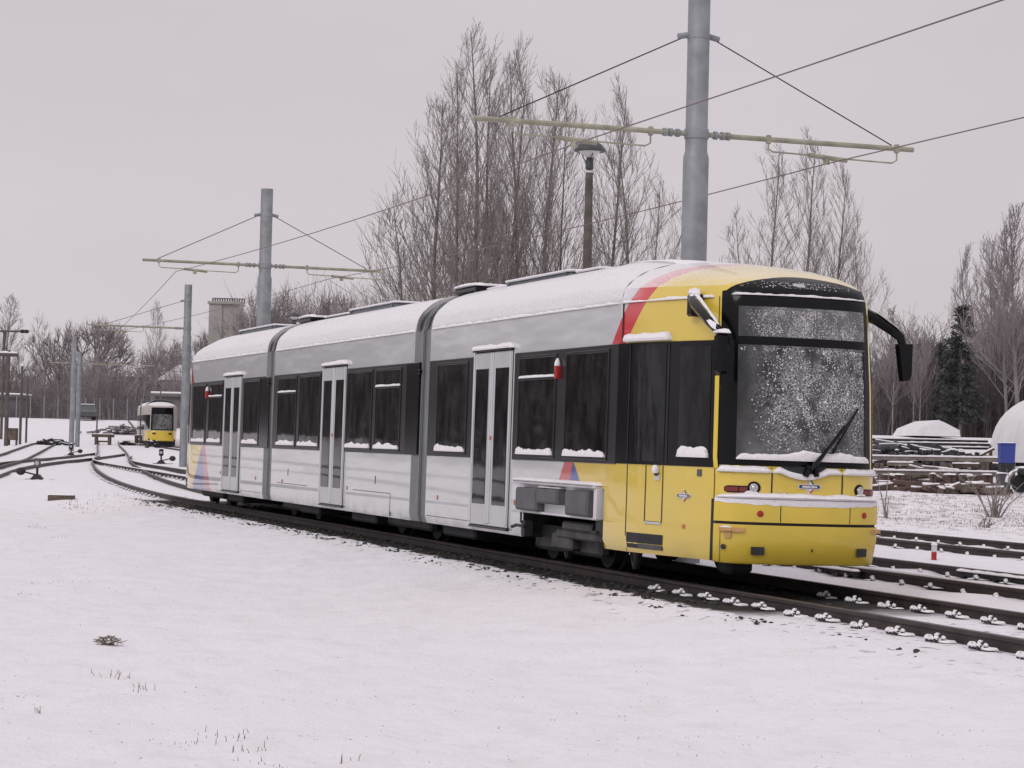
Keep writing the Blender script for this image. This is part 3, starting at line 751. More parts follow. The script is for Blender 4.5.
for u in (-24.45, -22.35):
    mb = MB(); mb.prism([(u - .17, .30), (u + .15, .30), (u + .03, .07), (u - .03, .07)], -1.0, -.95, lambda a, b, h: Vector((a, h, b)))
    sp_ = mb.build('sand_pipe', 'dark', tram)
    mb = MB(); mb.tube([(u - .1, -1.005, .27), (u, -1.005, .09), (u + .1, -1.005, .27)], .012, 5); mb.build('pipe', 'bogie', sp_)
# bogies
for uc in (-24.6, -31.2, -38.1, -45.6):
    mb = MB(); mb.box((uc - 1.1, -.95, .12), (uc + 1.1, -.80, .34), .04); mb.box((uc - 1.1, .80, .12), (uc + 1.1, .95, .34), .04); mb.box((uc - .3, -.8, .15), (uc + .3, .8, .4), .03)
    bg = mb.build('bogie', 'bogie', tram)
    for du in (-.9, .9):
        mb = MB()
        for sgn in (-1, 1):
            Wm = Matrix.Translation((uc + du, sgn * .72, .30)) @ Matrix.Rotation(pi / 2 * -sgn, 4, 'X')
            t = MB(); t.lathe((0, 0, 0), [(.08, .09), (.12, .06), (.24, .05), (.295, .06), (.30, -.05), (.33, -.06), (.33, -.08), (.05, -.08)], 28)
            bmesh.ops.transform(t.bm, matrix=Wm, verts=t.bm.verts); mb.join(t.bm, 0)
        mb.tube([(uc + du, -.7, .3), (uc + du, .7, .3)], .07, 10)
        mb.build('wheelset', 'pit', bg)
mb = MB(); mb.box((-48.2, -1.0, .30), (-21.6, 1.0, .42)); mb.box((-20.80, -.74, .13), (-20.50, -.46, .36), .04)
for a in (-36.6, -33.1, -42.6, -28.3): mb.box((a - .7, -1.1, .12), (a + .7, 1.1, .32), .03)
mb.build('underframe', 'pit', tram)
# ================================================================== ground
def ground_material():
    m = mat('snowy_ground', SNOWC, .8, spec=.2); g = NG(m)
    x, y, z = g.xyz()
    n_edge = g.noise(1.6, 5); n_fine = g.noise(9, 4); n_big = g.noise(.35, 4)
    # sheltered ballast under and beside the parked tram
    wob = g.math('MULTIPLY_ADD', n_edge, 1.0, -.5)
    wob2 = g.math('MULTIPLY_ADD', n_fine, .55, -.27)
    yy = g.math('ADD', y, g.math('ADD', g.math('MULTIPLY', wob, .45), g.math('MULTIPLY', wob2, .5)))
    a = g.math('MULTIPLY', g.ss(-1.50, -1.38, yy), g.ss(1.5, 1.35, yy))
    xx = g.math('ADD', x, g.math('ADD', wob, wob2))
    b = g.math('MULTIPLY', g.ss(-52, -50.5, xx), g.ss(-18.1, -19.4, xx))
    bal = g.math('MULTIPLY', a, b)
    # bare stones showing along the ballast shoulder
    sh = g.math('MULTIPLY', g.ss(-2.35, -1.6, g.math('ADD', y, wob)), g.ss(1.0, -.2, y))
    st = g.math('MULTIPLY', g.math('MULTIPLY', sh, g.math('MULTIPLY', g.ss(-60, -50, x), g.ss(-12, -17, x))), g.ss(.60, .68, g.noise(7.5, 3)))
    bal = g.math('MAXIMUM', bal, g.math('MULTIPLY', st, .85))
    # dark ground strips out of view, added for lines mirrored in the tram's side
    pa = g.math('MULTIPLY', g.ss(-16.4, -15.9, g.math('ADD', y, wob)), g.ss(-14.5, -15.0, g.math('ADD', y, wob)))
    pb = g.math('MULTIPLY', g.ss(-26.4, -25.6, g.math('ADD', y, wob)), g.ss(-22.6, -23.4, g.math('ADD', y, wob)))
    bal = g.math('MAXIMUM', bal, g.math('MULTIPLY', g.math('MAXIMUM', pa, pb), .9))
    nb_ = g.noise(22, 3)
    balc = g.mix(nb_, (.012, .011, .011), (.045, .04, .038))
    # thin grass showing through
    far = g.math('MULTIPLY', g.ss(10, 14, y), g.ss(-110, -60, x))
    gt = g.math('MULTIPLY', g.ss(.44, .66, g.noise(3.2, 8, g.mapping((.6, 1, 1)), .7)), g.math('MULTIPLY_ADD', far, .70, .10))
    gt = g.math('MULTIPLY', gt, g.ss(.25, .55, n_big))
    gt2 = g.math('MULTIPLY', g.math('MULTIPLY', g.ss(.58, .72, g.noise(12, 8, None, .75)), g.ss(.40, .62, g.noise(1.1, 4))), .55)
    tint = g.mix(g.math('MULTIPLY_ADD', g.noise(60, 2), .5, g.math('MULTIPLY', n_big, .5)), (.72, .692, .735), (.80, .775, .812))
    col = g.mix(g.math('MAXIMUM', gt, gt2), tint, (.25, .215, .19))
    col = g.mix(bal, col, balc)
    g.nt.links.new(col, g.b.inputs['Base Color'])
    h = g.math('ADD', g.math('MULTIPLY', g.noise(5, 8, None, .62), 1.1), g.math('MULTIPLY', nb_, g.math('MULTIPLY_ADD', bal, 1.4, .22)))
    g.bump(g.math('ADD', h, g.math('MULTIPLY', g.noise(34, 4), .35)), .55, .05)
    return m
def axis(lo, hi, d, lo_far, hi_far, grow=1.25):
    xs = [lo + d * i for i in range(int((hi - lo) / d) + 1)]
    s = d
    while xs[-1] < hi_far: s = min(s * grow, 40); xs.append(xs[-1] + s)
    s = d; pre = []; x = lo
    while x > lo_far: s = min(s * grow, 40 if x < -260 else 4.0); x -= s; pre.append(x)
    return pre[::-1] + xs
XS = axis(-62, -7, .17, -900, 250); YS = axis(-10, 14, .12, -420, 700)
def rough_z(X, Y):
    z = ground_z(X, Y)
    v = Vector((X, Y, 0))
    k = sm(1.2, 2.2, abs(Y)) if X > -90 else .5
    z += k * (.04 * noise.noise(v * .45) + .028 * noise.noise(v * 1.4) + .020 * noise.noise(v * 3.2) + .008 * noise.noise(v * 7.5))
    ed = sm(-2.6, -1.9, Y) * (1 - sm(-1.7, -1.25, Y)) * (1 if X > -75 else 0)
    z += ed * (.02 + .05 * noise.noise(v * 5.0))
    return z
verts = [(X, Y, rough_z(X, Y)) for Y in YS for X in XS]
nx = len(XS)
faces = [(j * nx + i, j * nx + i + 1, (j + 1) * nx + i + 1, (j + 1) * nx + i) for j in range(len(YS) - 1) for i in range(nx - 1)]
me = bpy.data.meshes.new('snowy_ground'); me.from_pydata(verts, [], faces); me.materials.append(ground_material()); me.shade_smooth()
gr = bpy.data.objects.new('snowy_ground', me); COL.objects.link(gr); gr['kind'] = 'structure'

# ================================================================== tracks
def smooth_line(P, step):
    pts = []
    n = len(P)
    for i in range(n - 1):
        p0, p1, p2, p3 = P[max(i - 1, 0)], P[i], P[i + 1], P[min(i + 2, n - 1)]
        L = (Vector(p2) - Vector(p1)).length; k = max(2, int(L / step))
        for j in range(k):
            t = j / k
            pts.append(Vector([.5 * (2 * p1[q] + (p2[q] - p0[q]) * t + (2 * p0[q] - 5 * p1[q] + 4 * p2[q] - p3[q]) * t * t + (3 * p1[q] - p0[q] - 3 * p2[q] + p3[q]) * t ** 3) for q in (0, 1)]))
    pts.append(Vector(P[-1])); return pts
RP = [(-.07, -.16), (-.07, -.145), (-.012, -.12), (-.010, -.045), (-.036, -.035), (-.036, -.006), (-.030, 0), (.030, 0), (.036, -.006), (.036, -.035), (.010, -.045), (.012, -.12), (.07, -.145), (.07, -.16)]
bolt = None
def bolt_cluster(big):
    mb = MB(); rg = random.Random(5)
    spots = ((-.075, -.01, -.006), (.07, -.015, -.004), (-.005, .035, .016), (-.04, -.03, -.012), (.035, -.035, -.014), (.10, .03, -.002), (-.10, .03, -.008)) if big else ((0, .02, .0), (.05, .0, -.015))
    for x, y, dz in spots:
        s = .0165 if big else .023
        mb.lathe((x, y, -.135), [(s * .9, 0), (s, .015), (s, .038 + dz)], 7, 1)
        n0 = len(mb.bm.verts); mb.lathe((x, y, -.102 + dz), [(s * 1.05, 0), (s * 1.3, .010), (s * 1.1, .022), (s * .5, .032)], 7, 0)
        mb.bm.verts.ensure_lookup_table()
        for v in mb.bm.verts[n0:]: v.co += Vector((rg.gauss(0, .004), rg.gauss(0, .004), rg.gauss(0, .003)))
    mb.snow((-.16, .11, -.135), (.16, .11, -.135), (0, -1, 0), .11, .022 if big else .012, 5 if big else 2, n=10, ragged=.7)
    o = mb.build('rail_fastening', ['snow', 'dark']); me_ = o.data; bpy.data.objects.remove(o); return me_
BIG, SMALL = bolt_cluster(True), bolt_cluster(False)
def track(label, P, gauge=1.52, zoff=.12, step=.6, fast=None, snowtop=None, lift=0.0):
    pts = smooth_line(P, step); mid_ = pts[len(pts) // 2]
    base = Vector((0, 0, 0))
    t = thing('railway_track', label, 'track', base)
    tang = [(pts[min(i + 1, len(pts) - 1)] - pts[max(i - 1, 0)]).normalized() for i in range(len(pts))]
    for sg in (-1, 1):
        mb = MB(); rows = []
        for p, d in zip(pts, tang):
            nrm = Vector((-d.y, d.x)); c = p + nrm * (sg * gauge / 2); z = ground_z(p.x, p.y) + zoff + lift
            rows.append([Vector((c.x + nrm.x * a, c.y + nrm.y * a, z + b)) for a, b in RP])
        mb.grid(rows, mfn=lambda i, j: 1 if 5 <= j <= 7 else 0)
        r = mb.build('rail', ['rail', 'railhead'], t, ang=25)
        if snowtop and (snowtop == 2 or sg == snowtop):
            mb = MB(); n_ = len(rows)
            rr = []
            for i, row in enumerate(rows):
                k = .5 + .5 * noise.noise(Vector((i * .35, sg, 3)))
                a, b = row[6], row[7]; rr.append([a.lerp(b, .05), a.lerp(b, .2) + Vector((0, 0, .012 + .008 * k)), a.lerp(b, .7) + Vector((0, 0, .012 + .008 * k)), a.lerp(b, .93)])
            mb.grid(rr); mb.build('snow_strip', 'snow', r)
    if fast:
        for (x0, x1, gap, side, mesh) in fast:
            acc = 0; count = 0; nxt = 0
            for i in range(len(pts) - 1):
                L = (pts[i + 1] - pts[i]).length
                if not (x0 <= pts[i].x <= x1): nxt = acc = 0; continue
                while nxt < acc + L and count < 48:
                    f = (nxt - acc) / L; nxt += gap * random.uniform(.94, 1.06); count += 1
                    p = pts[i].lerp(pts[i + 1], f); d = tang[i]; nrm = Vector((-d.y, d.x))
                    o = bpy.data.objects.new('rail_fastening', mesh); COL.objects.link(o); o.parent = t
                    c = p + nrm * side; o.location = (c.x, c.y, ground_z(c.x, c.y) + .125)
                    o.rotation_euler.z = math.atan2(d.y, d.x) + random.uniform(-.12, .12)
                    k = random.uniform(.9, 1.1); o.scale = (random.uniform(.9, 1.1), k, random.uniform(.8, 1.1))
                acc += L
    return t
# lines run from the far left yard to the front right
t1 = track('track carrying the large silver and yellow tram, nearest to the viewer', [(-178, 17.0), (-150, 12.8), (-128, 9.6), (-110, 6.9), (-95, 4.55), (-85, 3.1), (-75, 1.8), (-65, .75), (-56, .15), (-49, -.03), (-40, -.04), (-20, -.04), (-5, -.04), (20, -.04)], step=.5,
      fast=[(-22, -9, .66, -.93, BIG), (-21, -9, .66, .55, BIG), (-82, -52, .7, -.92, SMALL)])
t2 = track('second track, running close behind the large tram', [(-108, 6.75), (-98, 5.0), (-88, 3.8), (-80, 3.45), (-60, 3.42), (-30, 3.40), (-5, 3.40), (20, 3.4)],
      fast=[(-31, -14, .70, 2.70 - 3.4 - .20, SMALL), (-33, -16, .70, .55, SMALL), (-84, -52, .72, -.92, SMALL)], snowtop=-1)
t3 = track('third track at the right, nearest to the brown grassy field', [(-70, 8.25), (-50, 8.3), (-30, 8.3), (-5, 8.3), (20, 8.3)], gauge=1.75,
      fast=[(-46, -24, .74, -1.05, SMALL), (-48, -26, .74, .68, SMALL)])
t4 = track('diagonal track crossing the left yard in front of the point levers', [(-40, -9.6), (-60, -5.3), (-76, -2.05), (-90, 1.3), (-105, 5.0), (-116, 7.7)])
t5 = track('track at the left edge, running away to the dark scrap heap', [(-50, -8.2), (-64, -5.3), (-78, -2.5), (-90, -.4), (-106, 1.9), (-140, 6.9), (-174, 11.9)], gauge=1.5)
# rail joint bars in the second track
for k, (x, off, L) in enumerate(((-23.6, .77, 1.5), (-24.6, -.77, 1.1))):
    mb = MB(); yb = 3.4 + off
    mb.box((x - L / 2, yb - .11, -.10), (x + L / 2, yb - .045, -.04), .01, 1)
    for i in range(4): mb.box((x - L / 2 + L * (i + .2) / 4, yb - .12, -.12), (x - L / 2 + L * (i + .4) / 4, yb - .06, -.06), .01, 1)
    mb.snow((x - L / 2, yb - .05, -.04), (x + L / 2, yb - .05, -.04), (0, -1, 0), .10, .03, k, ragged=.4)
    mb.build('joint_bar', ['snow', 'dark'], t2)

# loose stones along the ballast shoulder: nobody could count them
rg = random.Random(11); mb = MB()
def rock(mb, c, r, m=0):
    t = bmesh.new(); bmesh.ops.create_icosphere(t, subdivisions=1, radius=r)
    sc = Vector((rg.uniform(.8, 1.6), rg.uniform(.7, 1.2), rg.uniform(.4, .8)))
    for v in t.verts: v.co = Vector((v.co.x * sc.x, v.co.y * sc.y, v.co.z * sc.z)) * rg.uniform(.75, 1.2)
    bmesh.ops.transform(t, matrix=Matrix.Translation(c) @ Matrix.Rotation(rg.random() * 6, 4, 'Z'), verts=t.verts)
    mb.join(t, m)
cl = [(rg.uniform(-52, -15), -1.52 - abs(rg.gauss(0, .17))) for _ in range(150) if rg.random() < 1]
cl = [c for c in cl if c[0] < -19.5 or rg.random() < .3]
for cx_, cy_ in cl:
    for _ in range(rg.randint(2, 9)):
        x, y = cx_ + rg.gauss(0, .16), cy_ + rg.gauss(0, .05); rock(mb, (x, y, rough_z(x, y) + .0), rg.uniform(.010, .026))
for _ in range(900):
    x, y = rg.uniform(-50, -19.8), rg.choice((rg.uniform(-1.5, -.86), rg.uniform(-.6, 1.4))); rock(mb, (x, y, ground_z(x, y) + .005), rg.uniform(.02, .045))
tag(mb.build('ballast_stones', 'stone', smooth=False), kind='stuff')

# ================================================================== grass and weeds
def blades(mb, c, n, spread, h, lean=.8, w=.0024):
    for _ in range(n):
        x, y = c[0] + rg.gauss(0, spread), c[1] + rg.gauss(0, spread); z = rough_z(x, y) - .01
        hh = .7 * h * rg.uniform(.4, 1.2); a = rg.random() * 6.28; l = hh * lean * rg.random()
        p0 = Vector((x, y, z)); p1 = p0 + Vector((cos(a) * l * .4, sin(a) * l * .4, hh * .6)); p2 = p0 + Vector((cos(a) * l, sin(a) * l, hh * (.9 if rg.random() < .7 else .55)))
        s = Vector((RH.x, RH.y, 0)) * w
        v = [mb.bm.verts.new(p) for p in (p0 - s, p0 + s, p1 + s * .7, p1 - s * .7, p2)]
        mb.bm.faces.new((v[0], v[1], v[2], v[3])); mb.bm.faces.new((v[3], v[2], v[4]))
mb = MB()
def px_ground(x, y):
    r = FW + RT * ((x - 512) / FPX) - UP * ((y - 384) / FPX); t = 5.0
    while t < 300:
        p = CAM + r * t
        if p.z < ground_z(p.x, p.y): return p
        t += .05
    return p
for (x, y, n, sp, h) in [(118, 677, 16, .10, .10), (136, 692, 10, .07, .09), (228, 738, 20, .13, .08), (246, 752, 10, .05, .08), (188, 742, 8, .05, .06), (60, 540, 10, .15, .10), (38, 528, 14, .12, .16), (70, 582, 10, .2, .06), (38, 584, 7, .12, .07), (18, 596, 7, .1, .07), (110, 498, 12, .2, .18), (38, 712, 5, .02, .12), (347, 762, 5, .03, .12), (15, 740, 16, .05, .025), (300, 735, 12, .12, .03), (315, 707, 14, .12, .03), (277, 670, 2, .02, .04), (415, 690, 6, .2, .03), (620, 650, 8, .3, .025), (700, 740, 10, .3, .025), (560, 720, 10, .3, .02), (60, 560, 8, .2, .06), (105, 590, 6, .3, .05), (270, 762, 8, .05, .06), (240, 762, 6, .04, .05), (160, 505, 20, .5, .06)]:
    c = px_ground(x, y); blades(mb, c, n, sp, h)
for _ in range(900):
    c = px_ground(rg.uniform(0, 1024), 540 + 228 * rg.random() ** .8)
    if c.y < -2.2: blades(mb, c, rg.randint(1, 4), .07, rg.uniform(.008, .030), 1.2, w=.003)
for _ in range(60):
    c = px_ground(rg.uniform(60, 200), rg.uniform(497, 512)); blades(mb, c, rg.randint(2, 5), .12, rg.uniform(.03, .12), w=.006)
tag(mb.build('dry_grass', 'grass', smooth=False), kind='stuff')
mb = MB()
for _ in range(420):
    c = px_ground(rg.uniform(872, 1060), rg.uniform(494, 527)); blades(mb, c, rg.randint(3, 7), .16, rg.uniform(.03, .11), .9, w=.006)
for _ in range(140):
    c = px_ground(rg.uniform(872, 1060), rg.uniform(517, 532)); blades(mb, c, rg.randint(3, 7), .14, rg.uniform(.03, .08), .9, w=.006)
tag(mb.build('field_grass', 'grass', smooth=False), kind='stuff')
# low weed with snow in it, left foreground
def weed(name, label, cat, px, py, n, h, spread, snow=True, m='grass', twr=.004):
    c = px_ground(px, py); t = thing(name, label, cat, c); mb = MB()
    for _ in range(n):
        a = rg.random() * 6.28; l = rg.random() ** .6 * spread; hh = h * (1 - .6 * l / spread) * rg.uniform(.5, 1.1)
        p = Vector((0, 0, -.03)); e = Vector((cos(a) * l, sin(a) * l, hh)); mid2 = Vector((cos(a) * l * .6, sin(a) * l * .6, hh * .75))
        mb.tube([p, mid2, e], [twr, twr * .9, twr * .5], 4)
        for _ in range(2):
            q = mid2.lerp(e, rg.random()); b = rg.random() * 6.28
            mb.tube([q, q + Vector((cos(b) * .2 * spread, sin(b) * .2 * spread, h * .15 * rg.random()))], [twr * .8, twr * .4], 3)
    mb.build('stems', m, t, smooth=False)
    if snow:
        mb = MB()
        for _ in range(n // 2):
            a = rg.random() * 6.28; l = rg.random() * spread * .9; mb.lathe((cos(a) * l, sin(a) * l, h * .5 * (1 - l / spread) * rg.random()), [(.008, 0), (.018, .006), (.012, .014), (.003, .018)], 6)
        mb.build('snow_cap', 'snow', t)
    return t
weed('weed_tuft', 'low dark weed tuft flecked with snow, in the open snow of the left foreground', 'weed', 108, 645, 46, .10, .14)
# bushes on the right
def bush(name, label, px, py, n, h, spread, seed):
    c = px_ground(px, py); t = thing(name, label, 'bush', c); r = random.Random(seed); mb = MB()
    for i in range(n):
        a = r.random() * 6.28; l = spread * r.uniform(.1, 1); hh = h * r.uniform(.45, 1)
        p0 = Vector((r.gauss(0, .06), r.gauss(0, .06), -.05)); p1 = p0 + Vector((cos(a) * l * .35, sin(a) * l * .35, hh * .5)); p2 = p0 + Vector((cos(a) * l, sin(a) * l, hh))
        mb.tube([p0, p1, p2], [.022, .014, .006], 5)
        for k in range(3):
            q = p1.lerp(p2, r.random()); b = r.random() * 6.28
            mb.tube([q, q + Vector((cos(b) * l * .35, sin(b) * l * .35, hh * r.uniform(.1, .35)))], [.008, .004], 4)
    mb.build('branches', 'twig', t)
    return t
bush('bare_bush', 'bare brown bush with spreading stems, on the snowy field at the right edge', 993, 517, 17, 1.05, .85, 2)
bush('bare_sapling', 'thin bare sapling just right of the yellow tram front', 885, 519, 4, .95, .25, 5)
bush('small_twig_bush', 'tiny twiggy bush low in front of the spreading brown bush', 985, 528, 9, .35, .3, 8)

# ================================================================== overhead line
def mast(label, x, y, h=7.4, arm=(-1.38, 4.9), zarm=5.5, group=None, stays=True, hang=(0.0, 3.6), zb=None, r=.17):
    z0 = ground_z(x, y) if zb is None else zb
    t = thing('catenary_mast', label, 'mast', (x, y, z0), group=group)
    H = h - z0
    mb = MB(); za = zarm - z0
    mb.lathe((0, 0, -.2), [(r, 0), (r, za - .12), (r * .95, za - .08), (r * .86, za - .03), (r * .86, H + .2)], 20)
    mb.build('pole', 'steel', t)
    if arm:
        y0, y1 = arm[0] - y, arm[1] - y
        mb = MB(); mb.tube([(0, y0, za + .0), (0, min(y1, -r) if y1 < 0 else -r * .8, za)], .035, 8)
        if y1 > 0: mb.tube([(0, r * .8, za), (0, y1, za)], .035, 8)
        mb.build('cross_arm', 'arm', t)
        mb = MB(); mb.lathe((0, 0, za - .07), [(r * .9, 0), (r * .95, .01), (r * .95, .13), (r * .9, .14)], 16)
        for sg in (-1, 1):
            for k in (.10, .2, .28):
                if (sg > 0 and y1 > 0) or sg < 0: mb.tube([(0, sg * (r + k - .025), za), (0, sg * (r + k + .025), za)], .055, 8)
        mb.build('collar', 'steel', t)
        if stays:
            zs = H - .62
            mb = MB()
            ends = [y0 + .35] + ([y1 - .33] if y1 > 0 else [])
            for e in ends: mb.tube([(0, (-1 if e < 0 else 1) * r * .8, zs), (0, e, za + .04)], .009, 5)
            mb.build('stay_wire', 'dark', t)
            mb = MB(); mb.lathe((0, 0, zs - .05), [(r * .87, 0), (r * .92, .01), (r * .92, .05), (r * .87, .06)], 16)
            for e in ends:
                sg = -1 if e < 0 else 1; mb.tube([(0, sg * r * .8, zs), (0, sg * (r + .12), zs - .03)], .04, 8)
            mb.build('stay_bracket', 'steel', t)
        for hy in hang:
            yy = hy - y
            mb = MB(); mb.tube([(0, yy - .26, za - .17), (0, yy + .30, za - .21)], .032, 8); mb.tube([(0, yy, za - .2), (0, yy, za - .28)], .045, 8)
            c = -1 if yy < 0 else 1
            mb.tube([(0, yy + 1.05, za), (0, yy + 1.05, za - .16), (0, yy + .98, za - .20), (0, yy + .3, za - .19)], .012, 5)
            mb.tube([(0, yy - .86, za), (0, yy - .86, za - .12), (0, yy - .8, za - .16), (0, yy - .2, za - .17)], .012, 5)
            for q in (yy + 1.05, yy - .86): mb.box((-.03, q - .03, za - .06), (.03, q + .03, za + .06), .01)
            mb.build('wire_hanger', 'arm', t)
    return t
mast('tallest grey steel mast, behind the cab, with a long cross arm over two tracks', -27.2, 1.7, 7.42)
mast('grey steel mast with stayed cross arm behind the rear joint of the tram', -53.2, 1.7, 7.35, (-1.25, 4.55), r=.17)
mast('slim grey mast beside the tram rear, its arm reaching left', -86.6, 6.05, 7.2, (2.5, 5.95), hang=(3.3,), r=.17)
mb = MB(); mb.box((-.14, -.26, 0), (.14, .26, 1.05), .02)
o = mb.build('relay_box', 'dark'); o.location = (-86.3, 6.75, ground_z(-86.3, 6.7)); tag(o, 'dark narrow cabinet standing against the slim mast behind the tram', 'cabinet')
mb2 = MB(); mb2.snow((-.15, .26, 1.05), (.15, .26, 1.05), (0, -1, 0), .5, .05, 3); mb2.build('snow_cap', 'snow', o)
a = on_ground(71.5, 128); mast('left one of the two grey masts standing side by side in the left yard', a.x, a.y, height_at(71, 336, 128), None, r=.15)
a = on_ground(77.3, 150); mast('right one of the two grey masts standing side by side in the left yard', a.x, a.y, height_at(77, 352, 150), (a.y - 2, a.y + 5), height_at(100, 364, 150), hang=(), stays=False, r=.16)
def wire(label, pts, r=.0085):
    mb = MB(); mb.tube(pts, r, 5); o = mb.build('contact_wire', 'wire'); tag(o, label, 'wire'); return o
def sag(a, b, d, n=14):
    a, b = Vector(a), Vector(b); return [a.lerp(b, i / n) - Vector((0, 0, d * 4 * (i / n) * (1 - i / n))) for i in range(n + 1)]
zc = 5.26
wire('contact wire above the large tram, meeting the left half of the tall mast arm', sag((12, 0, zc + .1), (-27.2, 0, zc), .04) + sag((-27.2, 0, zc), (-53.2, -.45, zc), .10)[1:] + sag((-53.2, -.45, zc), (-86.6, 3.3, zc), .06)[1:] + sag((-86.6, 3.3, zc), (-128, 9.4, zc + .1), .05)[1:])
wire('contact wire of the second track, meeting the right half of the tall mast arm', sag((12, 3.45, zc), (-27.2, 3.6, zc - .03), .05) + sag((-27.2, 3.6, zc - .03), (-53.2, 3.3, zc), .10)[1:] + sag((-53.2, 3.3, zc), (-86.6, 3.3, zc + .02), .1)[1:])
for k, (x0, y0, x1, y1, d) in enumerate(((100, 363, 190, 372, 150), (82, 378, 190, 381, 170), (28, 388, 72, 386, 190))):
    wire(('thin cross wire hung highest behind the twin left masts', 'thin cross wire hung lower behind the twin left masts', 'thin wire low between the brown poles and the twin masts')[k], sag(spot(x0, y0, d), spot(x1, y1, d), .1), .018)

# dark poles at the left edge
def pole(label, px, ybase, ytop, depth, w, m='brownpole', extra=None, name='wooden_pole'):
    b = on_ground(px, depth); t = thing(name, label, 'pole', b); H = height_at(px, ytop, depth) - b.z; r = w / FPX * depth / 2
    mb = MB(); mb.lathe((0, 0, -.1), [(r, 0), (r, H * .5), (r * .85, H + .1)], 10); mb.build('pole', m, t)
    if extra: extra(t, H, r, depth)
    return t
def arm_left(t, H, r, depth):
    mb = MB(); s = depth / FPX
    mb.tube([tuple(-RH * 26 * s + Vector((0, 0, H - .1))), tuple(RH * 25 * s + Vector((0, 0, H - .05)))], .09, 6); mb.build('cross_arm', 'brownpole', t)
    mb = MB()
    for q in (18, 22): mb.tube([tuple(RH * q * s + Vector((0, 0, H - .2))), tuple(RH * q * s + Vector((0, 0, H + .08)))], .15, 8)
    mb.build('insulator', 'dark', t)
def beam_left(t, H, r, depth):
    mb = MB(); s = depth / FPX
    a, b = -RH * 14 * s + Vector((0, 0, H - .3)), RH * 9 * s + Vector((0, 0, H - .3)); mb.tube([a, b], .13, 6); mb.build('cross_beam', 'brownpole', t)
    mb = MB(); mb.snow(a + Vector((0, 0, .1)) + FH * .14, b + Vector((0, 0, .1)) + FH * .14, -FH, .28, .14, 3, n=20); mb.build('snow_ledge', 'snow', t)
pole('thickest brown pole at the left edge, with a snowy beam across its top', 6, 446, 350, 145, 4.2, extra=beam_left)
pole('slim brown pole second from the left edge, carrying no arm', 20, 443, 366, 160, 2.8)
pole('shortest brown pole, third from the left edge', 26, 434, 375, 172, 2.2)
pole('tall brown pole cut by the left edge, with an arm and two insulators', 1, 433, 330, 178, 3.0, extra=arm_left)
pole('thin bare post between the twin grey masts and the trestles', 96.5, 427, 388, 178, 1.5)
pole('thin dark post just left of the small distant tram', 140, 436, 404, 172, 1.3)
# brown sheet-metal box between the poles
b = on_ground(12.8, 150); s = 150 / FPX
mb = MB(); mb.box((-4.3 * s, -.3, .0), (4.3 * s, .3, 12 * s), .02); o = mb.build('switch_cabinet', 'timber'); o.location = b + Vector((0, 0, .35)); o.rotation_euler.z = YAW - pi / 2 + pi
tag(o, 'brown square cabinet standing behind the thick left pole', 'cabinet')
mb = MB(); mb.box((-4.0 * s, -.25, -.4), (-3.4 * s, .25, .0)); mb.box((3.4 * s, -.25, -.4), (4.0 * s, .25, .0)); mb.build('leg', 'timber', o)

# ================================================================== point levers
def lever(label, px, py, flip, k=1.0, hasring=True):
    c = px_ground(px, py); t = thing('point_lever', label, 'switch lever', c, YAW + pi / 2)   # local x = image left/right
    ex = -1 if flip else 1
    mb = MB(); mb.prism([(-.20 * k, 0), (.20 * k, 0), (.05 * k, .16 * k), (-.05 * k, .16 * k)], -.16 * k, .16 * k, lambda a, b, h: Vector((a, h, b))); mb.tube([(-.5 * k, 0, .01), (.34 * k, 0, .01)], .02, 5); mb.build('base', 'dark', t)
    mb = MB(); mb.tube([(0, 0, .1 * k), (0, 0, .36 * k)], .035 * k, 8); mb.build('spindle', 'dark', t)
    mb = MB(); mb.box((-.085 * k, -.085 * k, .34 * k), (.085 * k, .085 * k, .62 * k), .02 * k); mb.tube([(0, 0, .62 * k), (0, 0, .65 * k)], .05 * k, 8); ln = mb.build('lantern', 'black' if not hasring else 'hatchgrey', t)
    mb = MB()
    for sg in (-1, 1): mb.tube([(0, sg * .084 * k, .48 * k), (0, sg * .093 * k, .48 * k)], .06 * k, 12)
    mb.build('signal_lens', 'emgrey', ln)
    mb = MB(); mb.snow((-.085 * k, .08 * k, .62 * k), (.085 * k, .08 * k, .62 * k), (0, -1, 0), .16 * k, .04 * k, 2); mb.build('snow_cap', 'snow', ln)
    mb = MB(); mb.tube([(0, 0, .14 * k), (ex * .27 * k, 0, .20 * k), (ex * .42 * k, 0, .24 * k)], .025 * k, 6)
    mb.build('arm', 'dark', t)
    mb = MB(); tt = bmesh.new(); bmesh.ops.create_uvsphere(tt, u_segments=14, v_segments=8, radius=.125 * k, matrix=Matrix.Translation((ex * .47 * k, 0, .24 * k)) @ Matrix.Diagonal((1.1, .7, .9, 1))); mb.join(tt, 0)
    mb.build('counterweight', 'dark', t); return t
lever('nearest point lever of the left yard, grey lantern upright and weight to the left', 37, 480, False, 1.02)
lever('point lever standing at the foot of the twin grey masts, weight to the right', 71, 455.5, True, .95, False)
lever('point lever with a black lantern and its weight to the right, near the distant tram', 161, 464, True, 1.0, False)
